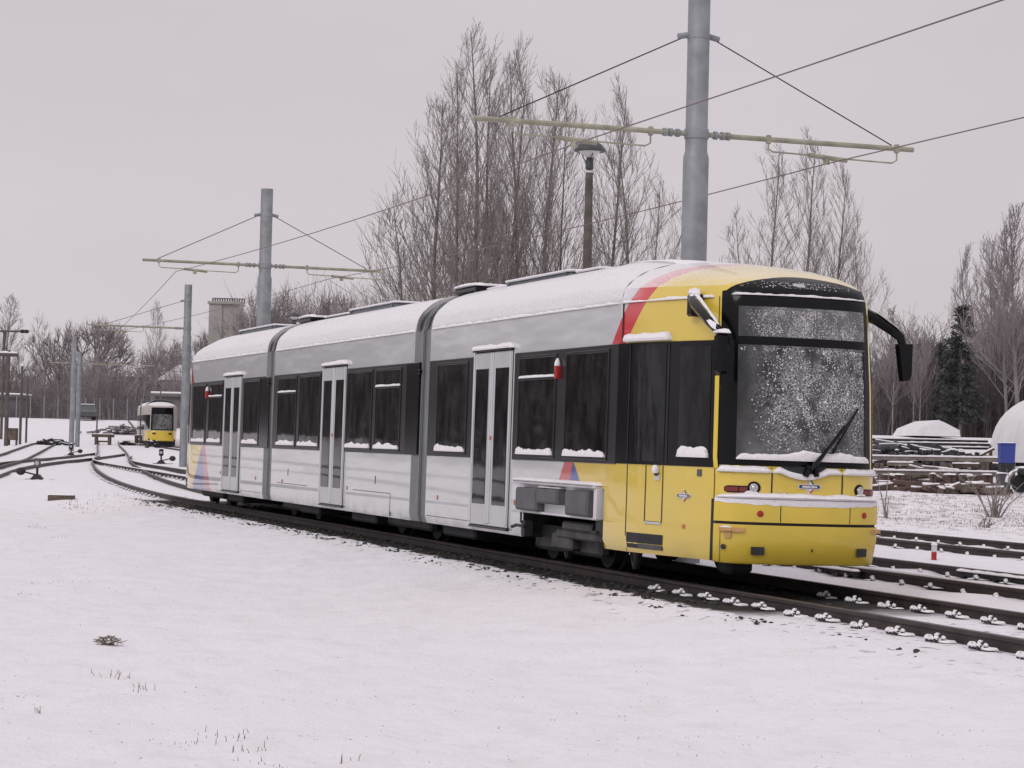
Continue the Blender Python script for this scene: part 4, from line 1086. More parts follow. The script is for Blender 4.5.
# ground slab left and small things
c = px_ground(61, 499); mb = MB(); mb.box((-.30, -.2, -.05), (.28, .2, .09), .015); o = mb.build('timber_block', 'timber'); o.location = c; o.rotation_euler.z = YAW + pi / 2
tag(o, 'flat dark timber block lying in the snow below the left point lever', 'block'); mb = MB(); mb.snow((-.31, -.2, .09), (.29, -.2, .09), (0, 1, 0), .41, .03, 3); mb.build('snow_cap', 'snow', o)
def heap(label, px, depth, w, h, n, seed, m='dark'):
    b = on_ground(px, depth); t = thing('scrap_heap', label, 'heap', b, YAW + pi / 2); r = random.Random(seed); mb = MB(); ms = MB()
    for _ in range(n):
        x = r.gauss(0, .38) * w; z = h * max(.05, 1 - abs(x) / w) * r.uniform(.1, 1); L = r.uniform(.2, .9) * min(w, 1.2); a = r.gauss(0, .15)
        mt = Matrix.Translation((x, r.uniform(-.6, .6), z)) @ Matrix.Rotation(a, 4, 'Y') @ Matrix.Rotation(r.uniform(-1, 1), 4, 'Z')
        mb.box((-L / 2, -.08, -.07), (L / 2, .08, .07), .02, mtx=mt)
        if r.random() < .35: ms.box((-L / 2, -.08, .07), (L / 2, .08, .12), .02, mtx=mt)
    mb.build('scrap', m, t); ms.build('snow_cover', 'snow', t); return t
heap('dark low scrap heap in the snow at the end of the left track', 53, 160, 1.5, .45, 34, 4)
heap('small dark heap lying just left of the small distant tram', 127, 172, .9, .3, 14, 5)
heap('grey snowy rubble mound on the bank behind the trestles', 122, 188, 3.2, .8, 60, 6, 'rubble')
heap('dark clutter in front of the small distant tram, left of it', 154, 155, .8, .7, 11, 9)
# rail trestles (buffer frames)
def trestle(label, px, depth, wpx, hpx):
    b = on_ground(px, depth); s = depth / FPX; w, h = wpx * s, hpx * s
    t = thing('timber_trestle', label, 'trestle', b, YAW + pi / 2)
    mb = MB(); mb.box((-w / 2, -.2, h - .22), (w / 2, .2, h), .02); tp = mb.build('beam', 'timber', t)
    mb = MB(); mb.snow((-w / 2, -.2, h), (w / 2, -.2, h), (0, 1, 0), .4, .07, 2, n=14); mb.build('snow_ledge', 'snow', tp)
    for sg in (-1, 1):
        mb = MB(); mb.box((sg * w * .30 - .12, -.16, 0), (sg * w * .30 + .12, .16, h - .22), .02); mb.build('leg', 'timber', t)
    mb = MB(); mb.box((-w * .3, -.08, h * .25), (w * .3, .08, h * .25 + .12), .01); mb.build('cross_bar', 'timber', t)
trestle('wide brown timber trestle at the far end of the tram\'s track', 103, 172, 22, 10.5)
trestle('narrow brown trestle just left of the small distant tram', 139, 173, 8.5, 10)
# parked car far left
def car(label, px, depth, yaw):
    b = on_ground(px, depth); t = thing('parked_car', label, 'car', b, yaw)
    prof = [(-2.05, .35), (-2.1, .75), (-1.9, .85), (-1.2, .92), (-.55, 1.40), (.75, 1.42), (1.45, .95), (2.0, .85), (2.1, .5), (2.05, .3)]
    mb = MB(); mb.prism(prof, -.82, .82, lambda a, b_, h: Vector((a, h, b_))); mb.build('body', 'hatchgrey', t)
    mb = MB(); mb.prism([(-1.05, .95), (-.5, 1.34), (.72, 1.36), (1.25, .97)], -.83, .83, lambda a, b_, h: Vector((a, h, b_))); mb.build('windows', 'glass', t)
    mb = MB(); mb.box((-.6, -.78, 1.41), (.8, .78, 1.5), .04); mb.box((1.3, -.75, .92), (2.0, .75, 1.0), .03); mb.build('snow_cover', 'snow', t)
    for x in (-1.3, 1.3):
        for y in (-.75, .75):
            mb = MB(); mb.tube([(x, y - .1, .3), (x, y + .1, .3)], .31, 14); mb.build('wheel', 'dark', t)
car('snow-topped dark car parked on the bank right of the twin grey masts', 85, 209, YAW + .25)

# red and white marker post
c = px_ground(934, 559); t = thing('marker_post', 'short red and white marker post between the second and third tracks', 'post', c)
mb = MB(); mb.box((-.032, -.032, -.05), (.03, .03, .10), .008); mb.build('post', 'red', t); mb = MB(); mb.box((-.032, -.032, .10), (.032, .032, .19), .008); mb.build('post_top', 'whitepaint', t)
mb = MB(); mb.lathe((0, 0, .19), [(.04, 0), (.05, .015), (.035, .04), (.01, .05)], 8); mb.build('snow_cap', 'snow', t)

# ================================================================== street lamps
def street_lamp(label, px, ytop, depth):
    b = on_ground(px, depth); H = height_at(px, ytop, depth) - b.z
    t = thing('street_lamp', label, 'street lamp', b)
    mb = MB(); mb.lathe((0, 0, -.1), [(.12, 0), (.115, 2.5), (.095, H * .72), (.082, H - .62)], 12); mb.build('pole', 'brownpole', t)
    mb = MB(); mb.lathe((0, 0, H - .66), [(.06, 0), (.085, .03), (.085, .2), (.05, .3)], 12); mb.build('neck', 'lampcap', t)
    mb = MB(); mb.lathe((0, 0, H - .40), [(.06, 0), (.15, .06), (.22, .12), (.24, .15)], 18); mb.build('lamp_bowl', 'lampglass', t)
    mb = MB(); mb.lathe((0, 0, H - .265), [(.335, 0), (.345, .015), (.325, .06), (.26, .15), (.16, .21), (.05, .24), (.01, .245)], 20)
    for k in range(3): mb.tube([(.2 * cos(k * 2.1), .2 * sin(k * 2.1), H - .26), (.07 * cos(k * 2.1), .07 * sin(k * 2.1), H - .52)], .012, 5)
    mb.build('lamp_hood', 'lampcap', t)
street_lamp('tall mushroom-headed street lamp on a brown pole, in front of the poplars', 583, 138, 48)
street_lamp('small distant mushroom-headed lamp seen above the middle of the tram roof', 291, 311.5, 113)
# ================================================================== trees
def perp(d):
    a = d.cross(Vector((0, 0, 1)))
    if a.length < .1: a = d.cross(Vector((1, 0, 0)))
    a.normalize(); return a, a.cross(d).normalized()
class Wood:
    def __init__(s): s.V = []; s.F = []
    def limb(s, pts, r0, r1, n=3):
        base = len(s.V); k = len(pts); a, b = perp((pts[-1] - pts[0]).normalized())
        for i, p in enumerate(pts):
            r = r0 + (r1 - r0) * i / (k - 1)
            for j in range(n):
                th = 2 * pi * j / n; s.V.append(p + (a * cos(th) + b * sin(th)) * r)
        for i in range(k - 1):
            for j in range(n):
                q = base + i * n; s.F.append((q + j, q + (j + 1) % n, q + n + (j + 1) % n, q + n + j))
    def mesh(s, name, m):
        me = bpy.data.meshes.new(name); me.from_pydata(s.V, [], s.F); me.materials.append(M[m]); me.shade_smooth(); return me
def curve(p, d, L, n, rg, up=.0, wob=.05):
    pts = [p.copy()]; d = d.copy()
    for i in range(n):
        d = (d + Vector((rg.gauss(0, wob), rg.gauss(0, wob), up + rg.gauss(0, wob * .6)))).normalized()
        p = p + d * (L / n); pts.append(p)
    return pts
def along(pts, t):
    f = t * (len(pts) - 1); i = min(int(f), len(pts) - 2); return pts[i].lerp(pts[i + 1], f - i), (pts[i + 1] - pts[i]).normalized()
def side_dir(d, ang, az):
    a, b = perp(d); return (d * cos(ang) + (a * cos(az) + b * sin(az)) * sin(ang)).normalized()
def gen_poplar(seed, spread=1.0, nb_=56, low=.10, tr=.10, thin=1.0):
    """upright tree with steep branches, 10 units tall: returns (trunk, crown) meshes"""
    rg = random.Random(seed); T, Cw = Wood(), Wood()
    tp = curve(Vector((0, 0, -.2)), Vector((0, 0, 1)), 10.2, 16, rg, .02, .018); T.limb(tp, tr, .007, 7)
    env = lambda z: spread * (2.15 * max(0.02, 1 - (max(z, 0) / 10.3) ** 1.9) * min(1, .55 + z / 5) + .10)     # crown outline
    for i in range(nb_):
        f = low + (.97 - low) * (i / nb_) ** .9; p, d = along(tp, f)
        L = (4.6 * (1 - f) ** .8 + .45) * rg.uniform(.5, 1.1)
        ang = radians(rg.uniform(26, 44)); az = i * 2.4 + rg.uniform(-.5, .5)
        bp = curve(p, side_dir(d, ang, az), L, 9, rg, .05, .018)
        for k in range(len(bp)):                       # branches crowd upright along the outline
            q = bp[k]; rr = sqrt(q.x * q.x + q.y * q.y); e_ = env(q.z)
            if rr > e_: q.x *= (e_ + (rr - e_) * .25) / rr; q.y *= (e_ + (rr - e_) * .25) / rr
        r = max(.009, tr * .34 * (1 - f) ** .8 * rg.uniform(.6, 1.1))
        (T if r > .024 else Cw).limb(bp, r, .005 * thin, 4 if r > .02 else 3)
        for k in range(int(5 + L * 3.0)):
            g = rg.uniform(.10, .97); q, e = along(bp, g); L2 = L * rg.uniform(.16, .40) * (1.15 - g * .7) + .16
            sp = curve(q, side_dir(e, radians(rg.uniform(14, 34)), rg.random() * 6.28), L2, 4, rg, .07, .02); Cw.limb(sp, max(.0048 * thin, r * .33), .0034 * thin)
            for j in range(2):
                q2, e2 = along(sp, rg.uniform(.15, .95)); Cw.limb(curve(q2, side_dir(e2, radians(rg.uniform(12, 34)), rg.random() * 6.28), L2 * rg.uniform(.3, .6), 2, rg, .06, .02), .0038 * thin, .0028 * thin)
    return T, Cw
def gen_broad(seed, thin=1.0, fork=.28, droop=0.0):
    rg = random.Random(seed); T, Cw = Wood(), Wood()
    def rec(p, d, L, r, lv):
        pts = curve(p, d, L, 5, rg, .02 - droop * lv * .02, .07)
        (T if r > .03 else Cw).limb(pts, r, r * .62 if lv < 5 else .004, 5 if r > .05 else 3)
        if lv >= 5: return
        n = 4 if lv in (0,) else (3 if lv < 4 else 4)
        for i in range(n):
            t = 1.0 if i < 2 else rg.uniform(.45, .95); q, e = along(pts, t)
            dd = side_dir(e, radians(rg.uniform(14, 44)), i * 2.1 + rg.random() * 2); dd.z = dd.z * (1 - .0) + .12; dd.normalize()
            rec(q, dd, L * rg.uniform(.62, .86), r * .60, lv + 1)
        for i in range(2 + lv):
            q, e = along(pts, rg.uniform(.3, 1)); Cw.limb(curve(q, side_dir(e, radians(rg.uniform(25, 60)), rg.random() * 6), .5 * rg.uniform(.5, 1.2), 3, rg, .02, .08), .0075 * thin, .0045 * thin)
    rec(Vector((0, 0, -.2)), Vector((0, 0, 1)), 10 * fork, .17, 0)
    zmax = max(v.z for v in Cw.V); k = 10 / zmax
    for W in (T, Cw): W.V = [Vector((v.x * k, v.y * k, v.z * k)) for v in W.V]
    return T, Cw
def gen_conifer(seed):
    rg = random.Random(seed); T, Cw = Wood(), Wood()
    T.limb([Vector((0, 0, -.2)), Vector((0, 0, 5)), Vector((0, 0, 10))], .14, .01, 7)
    for i in range(150):
        f = .10 + .89 * i / 150; L = (2.3 * (1 - f) ** .75 + .15) * rg.uniform(.55, 1.2); az = rg.random() * 6.28; p = Vector((0, 0, 10 * f))
        d = Vector((cos(az), sin(az), rg.uniform(-.15, .35))); pts = curve(p, d.normalized(), L, 5, rg, -.04, .06); T.limb(pts, .02, .006)
        for k in range(int(16 + L * 26)):
            q, e = along(pts, rg.uniform(.12, 1)); q = q + Vector((rg.gauss(0, .07), rg.gauss(0, .07), rg.gauss(0, .07)))
            dd = side_dir(e, radians(rg.uniform(10, 70)), rg.random() * 6.28); a, b = perp(dd); l, w = rg.uniform(.12, .30), rg.uniform(.035, .08); n0 = len(Cw.V)
            a = a * cos(k) + b * sin(k)
            Cw.V += [q - a * w * .4, q + a * w * .4, q + dd * l + a * w, q + dd * l * 1.2, q + dd * l - a * w]; Cw.F.append((n0, n0 + 1, n0 + 2, n0 + 3, n0 + 4))
    return T, Cw
M['wood'] = mat('dark_wood', (.125, .105, .105), .9, noise_amt=.35, noise_scale=.3)
SPEC = {}
def species(key, gen, bark, twig):
    T, Cw = gen; SPEC[key] = (T.mesh('trunk', bark), Cw.mesh('crown', twig))
for k in range(3): species('poplar%d' % k, gen_poplar(30 + k), 'bark', 'twig')
species('poplar_wide', gen_poplar(51, 1.2, 70, .06), 'bark', 'twig')
for k in range(2): species('slim%d' % k, gen_poplar(60 + k, .95, 34, .12, .07, 1.1), 'bark', 'twig')
for k in range(3): species('far_broad%d' % k, gen_broad(70 + k, 2.0, (.27, .22, .30)[k]), 'hazebark', 'hazetwig')
for k in range(2): species('far_tall%d' % k, gen_poplar(80 + k, 1.0, 44, .15, .09, 1.8), 'hazebark', 'hazetwig')
species('far_brown', gen_broad(90, 2.0, .2), 'hazebark', 'hazetwig2')
species('far_birch', gen_poplar(95, 1.05, 44, .25, .07, 1.6), 'birchbark', 'hazetwig2')
species('conifer', gen_conifer(97), 'hazebark', 'needles')
TREES = 'tree'
def tree(key, label, px, ytop, depth, wid=1.0, name='bare_tree', rot=None, group=None, cat='tree'):
    px -= (438 - ytop) * .017; b = on_ground(px, depth); H = height_at(px, ytop, depth) - b.z; s = H / 10
    t = thing(name, label, cat, b, random.uniform(0, 6.28) if rot is None else rot, group); t.scale = (s * wid, s * wid, s)
    for nm, me_ in zip(('trunk', 'crown'), SPEC[key]):
        o = bpy.data.objects.new(nm, me_); COL.objects.link(o); o.parent = t
    return t
# the poplars behind the middle of the tram
for a in (('poplar0', 'tallest bare poplar, left of the centre of the clump behind the tram', 477, 30, 82, 1.0),
          ('poplar_wide', 'leftmost spreading bare poplar of the clump behind the tram', 441, 100, 84, 1.1),
          ('poplar1', 'bare poplar just right of the tallest one, with a slender leading stem', 506, 62, 86, .75),
          ('poplar2', 'bare poplar under the left half of the tall mast\'s arm, second tallest of the clump', 528, 48, 83, .85),
          ('poplar0', 'bare poplar filling the gap right of the tallest stem, slightly lower', 495, 56, 88, .85),
          ('poplar_wide', 'broad bare poplar behind the left bracket of the tall mast\'s arm', 548, 74, 90, .95),
          ('poplar2', 'bare poplar between the leftmost spreading one and the tallest', 462, 74, 87, .85),
          ('slim0', 'thin bare poplar close left of the mushroom-headed street lamp', 562, 95, 88, .85),
          ('poplar1', 'bare poplar directly right of the mushroom-headed street lamp', 606, 84, 86, .80),
          ('slim1', 'short bare poplar at the right end of the clump behind the tram', 634, 126, 84, 1.25),
          ('slim1', 'low bare poplar at the left foot of the clump, over the middle tram section', 408, 192, 86, 1.3),
          ('poplar_wide', 'low bare sapling poplar hidden among the stems of the tallest poplar', 458, 178, 80, .9),
          ('slim0', 'bare poplar sapling between the mushroom-headed lamp and the tall mast', 650, 180, 82, 1.0)):
    tree(*a, name='bare_poplar')
# right of the tall mast
for a in (('poplar1', 'tallest bare poplar behind the roof of the yellow cab', 800, 134, 96, .95),
          ('slim0', 'thin bare poplar close to the right of the tall mast', 768, 150, 98, 1.15),
          ('poplar2', 'bare poplar at the right side of the group behind the yellow cab', 832, 168, 95, .9),
          ('slim1', 'small bare poplar right of the yellow cab roof', 862, 226, 100, 1.0),
          ('slim1', 'short bare poplar at the left foot of the group behind the yellow cab', 742, 210, 97, 1.0)):
    tree(*a, name='bare_poplar')
# wood at the right
for a in (('conifer', 'dark conifer, the tallest evergreen of the wood at the right', 962, 304, 133, 1.05),
          ('conifer', 'dark lower conifer behind and right of the tallest evergreen', 996, 326, 146, 1.3),
          ('conifer', 'dark bushy conifer at the right picture edge above the white dome tent', 1022, 316, 144, 1.3),
          ('conifer', 'dark low conifer close left of the tallest evergreen', 942, 342, 136, .9)):
    tree(*a, name='conifer_tree')
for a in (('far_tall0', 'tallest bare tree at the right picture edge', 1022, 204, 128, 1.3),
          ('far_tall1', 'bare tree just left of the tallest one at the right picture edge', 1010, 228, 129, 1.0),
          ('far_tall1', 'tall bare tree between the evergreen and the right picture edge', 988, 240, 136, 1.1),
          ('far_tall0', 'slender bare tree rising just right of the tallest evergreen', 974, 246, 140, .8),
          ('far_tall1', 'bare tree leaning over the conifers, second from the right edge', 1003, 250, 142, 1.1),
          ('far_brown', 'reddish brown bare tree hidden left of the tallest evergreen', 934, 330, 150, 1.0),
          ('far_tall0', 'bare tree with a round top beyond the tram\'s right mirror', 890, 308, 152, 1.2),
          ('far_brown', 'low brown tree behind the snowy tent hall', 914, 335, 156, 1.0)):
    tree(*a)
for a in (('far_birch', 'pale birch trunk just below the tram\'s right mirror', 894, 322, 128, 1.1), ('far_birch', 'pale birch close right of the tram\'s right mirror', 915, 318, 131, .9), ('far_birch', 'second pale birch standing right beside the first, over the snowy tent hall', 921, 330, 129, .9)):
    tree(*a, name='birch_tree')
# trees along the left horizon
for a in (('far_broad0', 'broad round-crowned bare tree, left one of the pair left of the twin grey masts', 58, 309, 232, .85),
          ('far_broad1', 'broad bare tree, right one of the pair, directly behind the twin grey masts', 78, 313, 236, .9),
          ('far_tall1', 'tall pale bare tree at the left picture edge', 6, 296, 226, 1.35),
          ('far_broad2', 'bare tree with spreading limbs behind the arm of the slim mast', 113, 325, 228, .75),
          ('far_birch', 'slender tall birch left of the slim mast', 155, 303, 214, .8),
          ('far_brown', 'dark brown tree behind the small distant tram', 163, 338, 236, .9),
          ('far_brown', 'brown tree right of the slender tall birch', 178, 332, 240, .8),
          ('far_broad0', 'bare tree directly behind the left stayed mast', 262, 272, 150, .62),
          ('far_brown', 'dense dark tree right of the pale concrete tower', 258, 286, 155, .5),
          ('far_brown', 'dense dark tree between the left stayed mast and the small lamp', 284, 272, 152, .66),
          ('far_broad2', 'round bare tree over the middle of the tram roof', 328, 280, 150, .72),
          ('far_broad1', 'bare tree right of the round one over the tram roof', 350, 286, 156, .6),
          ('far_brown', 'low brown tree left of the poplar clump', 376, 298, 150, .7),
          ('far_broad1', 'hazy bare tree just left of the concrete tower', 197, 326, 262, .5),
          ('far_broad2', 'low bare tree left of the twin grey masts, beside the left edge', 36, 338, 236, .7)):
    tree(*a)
# brushwood masses that read as one: a far-off wood
def woodland(name, x0, x1, d0, d1, ytop, n, twig, seed, hscale=1.0, r=.035, at=None):
    rg = random.Random(seed); W = Wood()
    for _ in range(n):
        if at: b = Vector((rg.uniform(at[0], at[1]), rg.uniform(at[2], at[3]), 0)); b.z = ground_z(b.x, b.y); H = rg.uniform(.4, 1.0) * hscale; d = 0
        else:
            px = rg.uniform(x0, x1); d = rg.uniform(d0, d1); b = on_ground(px, d); yt = ytop(px) if callable(ytop) else ytop
            H = max(1.5, (height_at(px, yt, d) - b.z) * rg.uniform(.45, 1.05) * hscale)
        b.z -= .2
        pts = curve(b, Vector((rg.gauss(0, .10), rg.gauss(0, .10), 1)).normalized(), H, 4, rg, .02, .05); W.limb(pts, r * rg.uniform(.5, 1.6), .02)
        for k in range(8):
            q, e = along(pts, rg.uniform(.25, 1)); L = H * rg.uniform(.12, .35)
            sp = curve(q, side_dir(e, radians(rg.uniform(18, 60)), rg.random() * 6.28), L, 3, rg, .02, .08); W.limb(sp, r * .42, r * .25)
            for j in range(2):
                q2, e2 = along(sp, rg.uniform(.3, 1)); W.limb([q2, q2 + side_dir(e2, .6, rg.random() * 6.28) * L * .5], r * .3, r * .2)
    o = bpy.data.objects.new(name, W.mesh(name, twig)); COL.objects.link(o); tag(o, kind='stuff'); return o
woodland('brushwood', -160, 210, 218, 250, lambda x: 372 + 10 * sin(x * .05) + 8 * sin(x * .17), 2300, 'hazetwig2', 1, r=.045)
woodland('brushwood', -100, 200, 220, 255, lambda x: 358 + 10 * sin(x * .07), 380, 'hazetwig', 2, r=.05)
woodland('brushwood', 243, 420, 150, 175, lambda x: 312, 700, 'hazetwig2', 3, r=.04)
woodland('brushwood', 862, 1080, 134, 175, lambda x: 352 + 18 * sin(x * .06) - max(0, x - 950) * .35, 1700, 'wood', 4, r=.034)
woodland('brushwood', 862, 1080, 140, 178, lambda x: 372, 800, 'hazebark', 5, r=.05)
woodland('brushwood', 0, 0, 0, 0, 0, 2600, 'wood', 6, 14.0, .15, at=(-640, -105, -82, -46))

# ================================================================== buildings
def bld(name, label, cat, px, depth, w, dp, h, wall, roof=None, rot=0.0, z=None):
    b = on_ground(px, depth); t = thing(name, label, cat, b, YAW + pi / 2 + rot)
    mb = MB(); mb.box((-w / 2, -dp / 2, -1), (w / 2, dp / 2, h)); mb.build('wall', wall, t, smooth=False)
    if roof == 'flat':
        mb = MB(); mb.box((-w / 2 - .3, -dp / 2 - .4, h), (w / 2 + .3, dp / 2 + .4, h + .25), .03); mb.box((-w / 2 - .3, -dp / 2 - .4, h + .25), (w / 2 + .3, dp / 2 + .4, h + .42), .05, 1); mb.build('roof', ['shedwall', 'snow'], t)
    if roof == 'gable':
        mb = MB(); mb.prism([(-dp / 2 - .4, h - .2), (dp / 2 + .4, h - .2), (0, h + dp * .35)], -w / 2 - .3, w / 2 + .3, lambda a, b_, q: Vector((q, a, b_))); mb.build('roof', 'snow', t)
    return t
d = 255; s = d / FPX
b = on_ground(223, d); H = height_at(223, 297, d) - b.z
t = thing('concrete_tower', 'pale concrete tower with a railed top, rising behind the rear of the tram', 'tower', b, YAW + pi / 2)
mb = MB(); mb.box((-15 * s, -2, -1), (2 * s, 2, H - .9)); mb.box((2 * s + .004, -1.6, -1), (15 * s, 2.2, H - .9)); mb.build('wall', 'concrete', t, smooth=False)
mb = MB(); mb.box((-16 * s, -2.2, H - .9), (16.5 * s, 2.4, H - .6), .03); mb.build('cornice', 'concrete', t, smooth=False)
mb = MB()
for i in range(14): mb.box((-16 * s + i * 2.45 * s, -2.2, H - .6), (-16 * s + i * 2.45 * s + .16, -2.05, H))
mb.box((-16 * s, -2.19, H - .06), (16.3 * s, -2.06, H + .04)); mb.build('railing', 'hatchgrey', t, smooth=False)
for k in range(3):
    mb = MB(); mb.box((6 * s, -1.66, 5 + k * 3.4), (9 * s, -1.59, 6.6 + k * 3.4)); mb.build('window', 'glass', t, smooth=False)
t = bld('flat_shed', 'low dark shed with a snowy flat roof behind the small distant tram', 'shed', 176, 200, 3.2, 5, 2.6, 'shedwall', 'flat')
for x in (-.9, .7):
    mb = MB(); mb.box((x - .4, -2.54, 1.1), (x + .4, -2.48, 1.9)); mb.build('window', 'glass', t, smooth=False)
bld('white_house', 'pale gabled house with snow on its roof, above the flat dark shed', 'house', 181, 235, 2.4, 4, 4.6, 'wall', 'gable', 1.4)
bld('far_house', 'small distant house with a snowy roof among the brown trees', 'house', 133, 262, 4.0, 6, 5.5, 'shedwall', 'gable', .1)
t = bld('yard_hut', 'grey hut half hidden behind the poles at the left edge', 'hut', 9, 216, 2.6, 4, 1.9, 'shedwall', 'flat')
for x in (-.65, .55):
    mb = MB(); mb.box((x - .45, -2.04, .8), (x + .45, -1.98, 1.7)); mb.build('window', 'glass', t, smooth=False)
# chain link fence along the bank
def fence(label, px0, px1, depth, h, n):
    t = thing('chain_link_fence', label, 'fence', (0, 0, 0)); P = [on_ground(px0 + (px1 - px0) * i / n, depth) for i in range(n + 1)]
    for p in P:
        mb = MB(); mb.tube([p - Vector((0, 0, .3)), p + Vector((0, 0, h + .15))], .06, 6); mb.build('post', 'steel', t)
    mb = MB()
    for a, c in zip(P, P[1:]):
        for k in range(6): mb.tube([a + Vector((0, 0, h * (k + .3) / 5.5)), c + Vector((0, 0, h * (k + .3) / 5.5))], .022, 3, caps=False)
        for k in range(9):
            q = a.lerp(c, k / 9); mb.tube([q, q + Vector((0, 0, h))], .018, 3, caps=False)
    mb.build('wire_mesh', 'fence', t, smooth=False)
fence('long chain-link fence on the snowy bank along the left horizon', -40, 168, 213, 1.9, 15)

# ================================================================== small distant tram
b = on_ground(162, 168); dt = thing('distant_tram', 'small distant white and yellow tram with a dark windscreen, left of the slim mast', 'tram', (b.x + 20.2 * cos(.115), b.y - 20.2 * sin(.115), b.z + .0), -.115)
mb = MB(); hs = [.45, .5, 1.17, 1.22, 1.5, 2, 2.45, 2.7, 2.90, 2.99, 3.08, 3.155, 3.22, 3.285, 3.34, 3.395, 3.44, 3.485, 3.5]; n = 28
mb.grid([[nose(-1 + 2 * i / n, h) for i in range(n + 1)] for h in hs], mfn=lambda i, j: 1 if hs[i] < 1.2 else (2 if hs[i] >= 3.2 else 0))
prof = [(w, max(z, .45)) for w, z in HALF]; lp = [(-w, z) for w, z in prof] + [(w, z) for w, z in prof[-2::-1]]
rows = [[Vector((u, w, z)) for w, z in lp] for u in (-34, -28, U0)]
zz = [p[1] for p in lp]
vs = mb.grid(rows, mfn=lambda i, j: 2 if min(zz[j], zz[j + 1]) > 3.0 else 0); mb.bm.faces.new(vs[0])
mb.build('body', ['wall', 'yellow', 'tent'], dt)
mb = MB(); patch(mb, -.31, .31, 1.26, 2.95, .02, 16, 6); w_ = mb.build('windscreen', 'black', dt)
mb = MB(); patch(mb, -.26, .26, 1.32, 2.45, .035, 12, 5); mb.build('pane', 'screen', w_)
mb = MB(); patch(mb, -.98, -.38, 1.35, 2.4, .02, 10, 4); mb.build('cab_window', 'glass', dt)
mb = MB(); mb.box((-33.5, -1.215, 1.3), (-22.6, -1.19, 2.4)); mb.build('window_band', 'glass', dt)
for sg in (-1, 1):
    mb = MB(); patch(mb, *sorted((sg * .16, sg * .25)), .95, 1.08, .02, 4, 2); mb.build('headlight', 'dark', dt)
mb = MB(); mb.box((-33, -1.0, .05), (-20.6, 1.0, .6)); mb.build('underframe', 'dark', dt)
mb = MB(); sweep(mb, -.30, .30, 16, [(0, .80), (.08, .78), (.08, .6), (.08, .59), (.08, .58), (.08, .57), (.08, .5), (0, .46)]); mb.build('bumper', ['yellow', 'yellow'], dt)
mb = MB(); mb.box((-26, -.5, 3.5), (-24, .5, 3.6), .03); mb.tube([(-23.6, 0, 3.5), (-23.6, 0, 4.6)], .05, 6); mb.build('roof_unit', 'roofgrey', dt)
tb = dt.location
track('track under the small distant tram, behind the slim mast', [(tb.x - 60, tb.y + 6.93), (tb.x - 40, tb.y + 4.62), (tb.x - 20, tb.y + 2.31), (tb.x, tb.y + .1), (tb.x + 22, tb.y - 2.0), (tb.x + 46, tb.y - 4.6)])

# ================================================================== storage yard on the right
def beam(label, x0, x1, y0, y1, depth, thick, m='rusty', group=None, ddepth=0.0):
    a, c = spot(x0, y0, depth), spot(x1, y1, depth + ddepth); t = thick / FPX * depth
    o_ = (a + c) / 2; L = (c - a).length; ang = math.atan2(c.y - a.y, c.x - a.x)
    tt = thing('stored_beam', label, 'beam', o_, ang, group); tilt = math.asin((c.z - a.z) / L)
    R_ = Matrix.Rotation(-tilt, 4, 'Y')
    mb = MB(); mb.box((-L / 2, -.06, -t / 2), (L / 2, .06, t / 2), .01, mtx=R_); mb.box((-L / 2, -.12, -t / 2 - .02), (L / 2, .12, -t / 2), mtx=R_); mb.build('beam', m, tt)
    mb = MB(); mb.snow((-L / 2, -.1, t / 2), (L / 2, -.1, t / 2), (0, 1, 0), .2, max(.05, t * .5), int(x0), n=60, ragged=.35); bmesh.ops.transform(mb.bm, matrix=R_, verts=mb.bm.verts); mb.build('snow_ledge', 'snow', tt)
    return tt
beam('farthest long steel beam of the storage yard, at the foot of the wood', 868, 988, 439.5, 441.5, 100, 2.2, 'dark')
beam('second farthest long steel beam of the storage yard', 868, 990, 443, 445, 97, 2.4, 'dark')
beam('long dark beam in front of the two farthest ones', 868, 992, 446.5, 448.5, 93, 1.8, 'dark')
beam('long pale beam with thick snow on top across the middle of the storage yard', 866, 998, 457.5, 459.5, 74, 3.2, 'tan')
beam('nearest long beam of the storage yard, low over red scrap', 866, 998, 471.5, 473.5, 63, 2.6, 'tan')
beam('short snowy plank under the long pale beam, left', 887, 913, 463.5, 464, 72, 2.4, 'tan')
beam('short snowy plank under the long pale beam, right', 952, 979, 465, 465.5, 72, 3, 'timber')
beam('thin slanting bar close to the blue bin', 980, 994, 455.5, 448.5, 76, 1.4, 'timber')
def block(label, px, y0, y1, wpx, depth, m, group=None, snow=True, name='support_block'):
    a = spot(px, y1, depth); s = depth / FPX; h = (y1 - y0) * s; w = wpx * s
    z = min(a.z, ground_z(a.x, a.y)); top = a.z + h
    t = thing(name, label, 'block', (a.x, a.y, z), YAW + pi / 2 + random.uniform(-.2, .2), group)
    mb = MB(); H_ = top - z; k = max(2, int(w / .16))
    for i in range(k): mb.box((-w / 2 + w * i / k + .006, -.22 + random.uniform(-.03, .03), 0), (-w / 2 + w * (i + 1) / k - .006, .22, H_ * random.uniform(.92, 1)), .015)
    mb.build('timbers', m, t)
    if snow:
        mb = MB(); mb.snow((-w / 2, -.24, H_ * .99), (w / 2, -.24, H_ * .99), (0, 1, 0), .46, .05, int(px), n=8); mb.build('snow_cap', 'snow', t)
    return t
block('upright dark timber block under the middle of the long pale beam', 946.5, 462, 472, 9, 72, 'timber', snow=False)
block('upright dark timber block under the right end of the long pale beam', 983, 461.5, 471, 7, 72, 'timber', snow=False)
block('upright dark timber block under the left end of the long pale beam, by the tram', 879, 462, 472, 9, 72, 'timber', snow=False)
block('narrow dark post under the long pale beam, left of centre', 916, 462, 471, 6, 72, 'timber', snow=False)
block('brown boxy timber stack capped with snow, nearest of the storage yard', 966, 475, 487.5, 14, 61, 'timber')
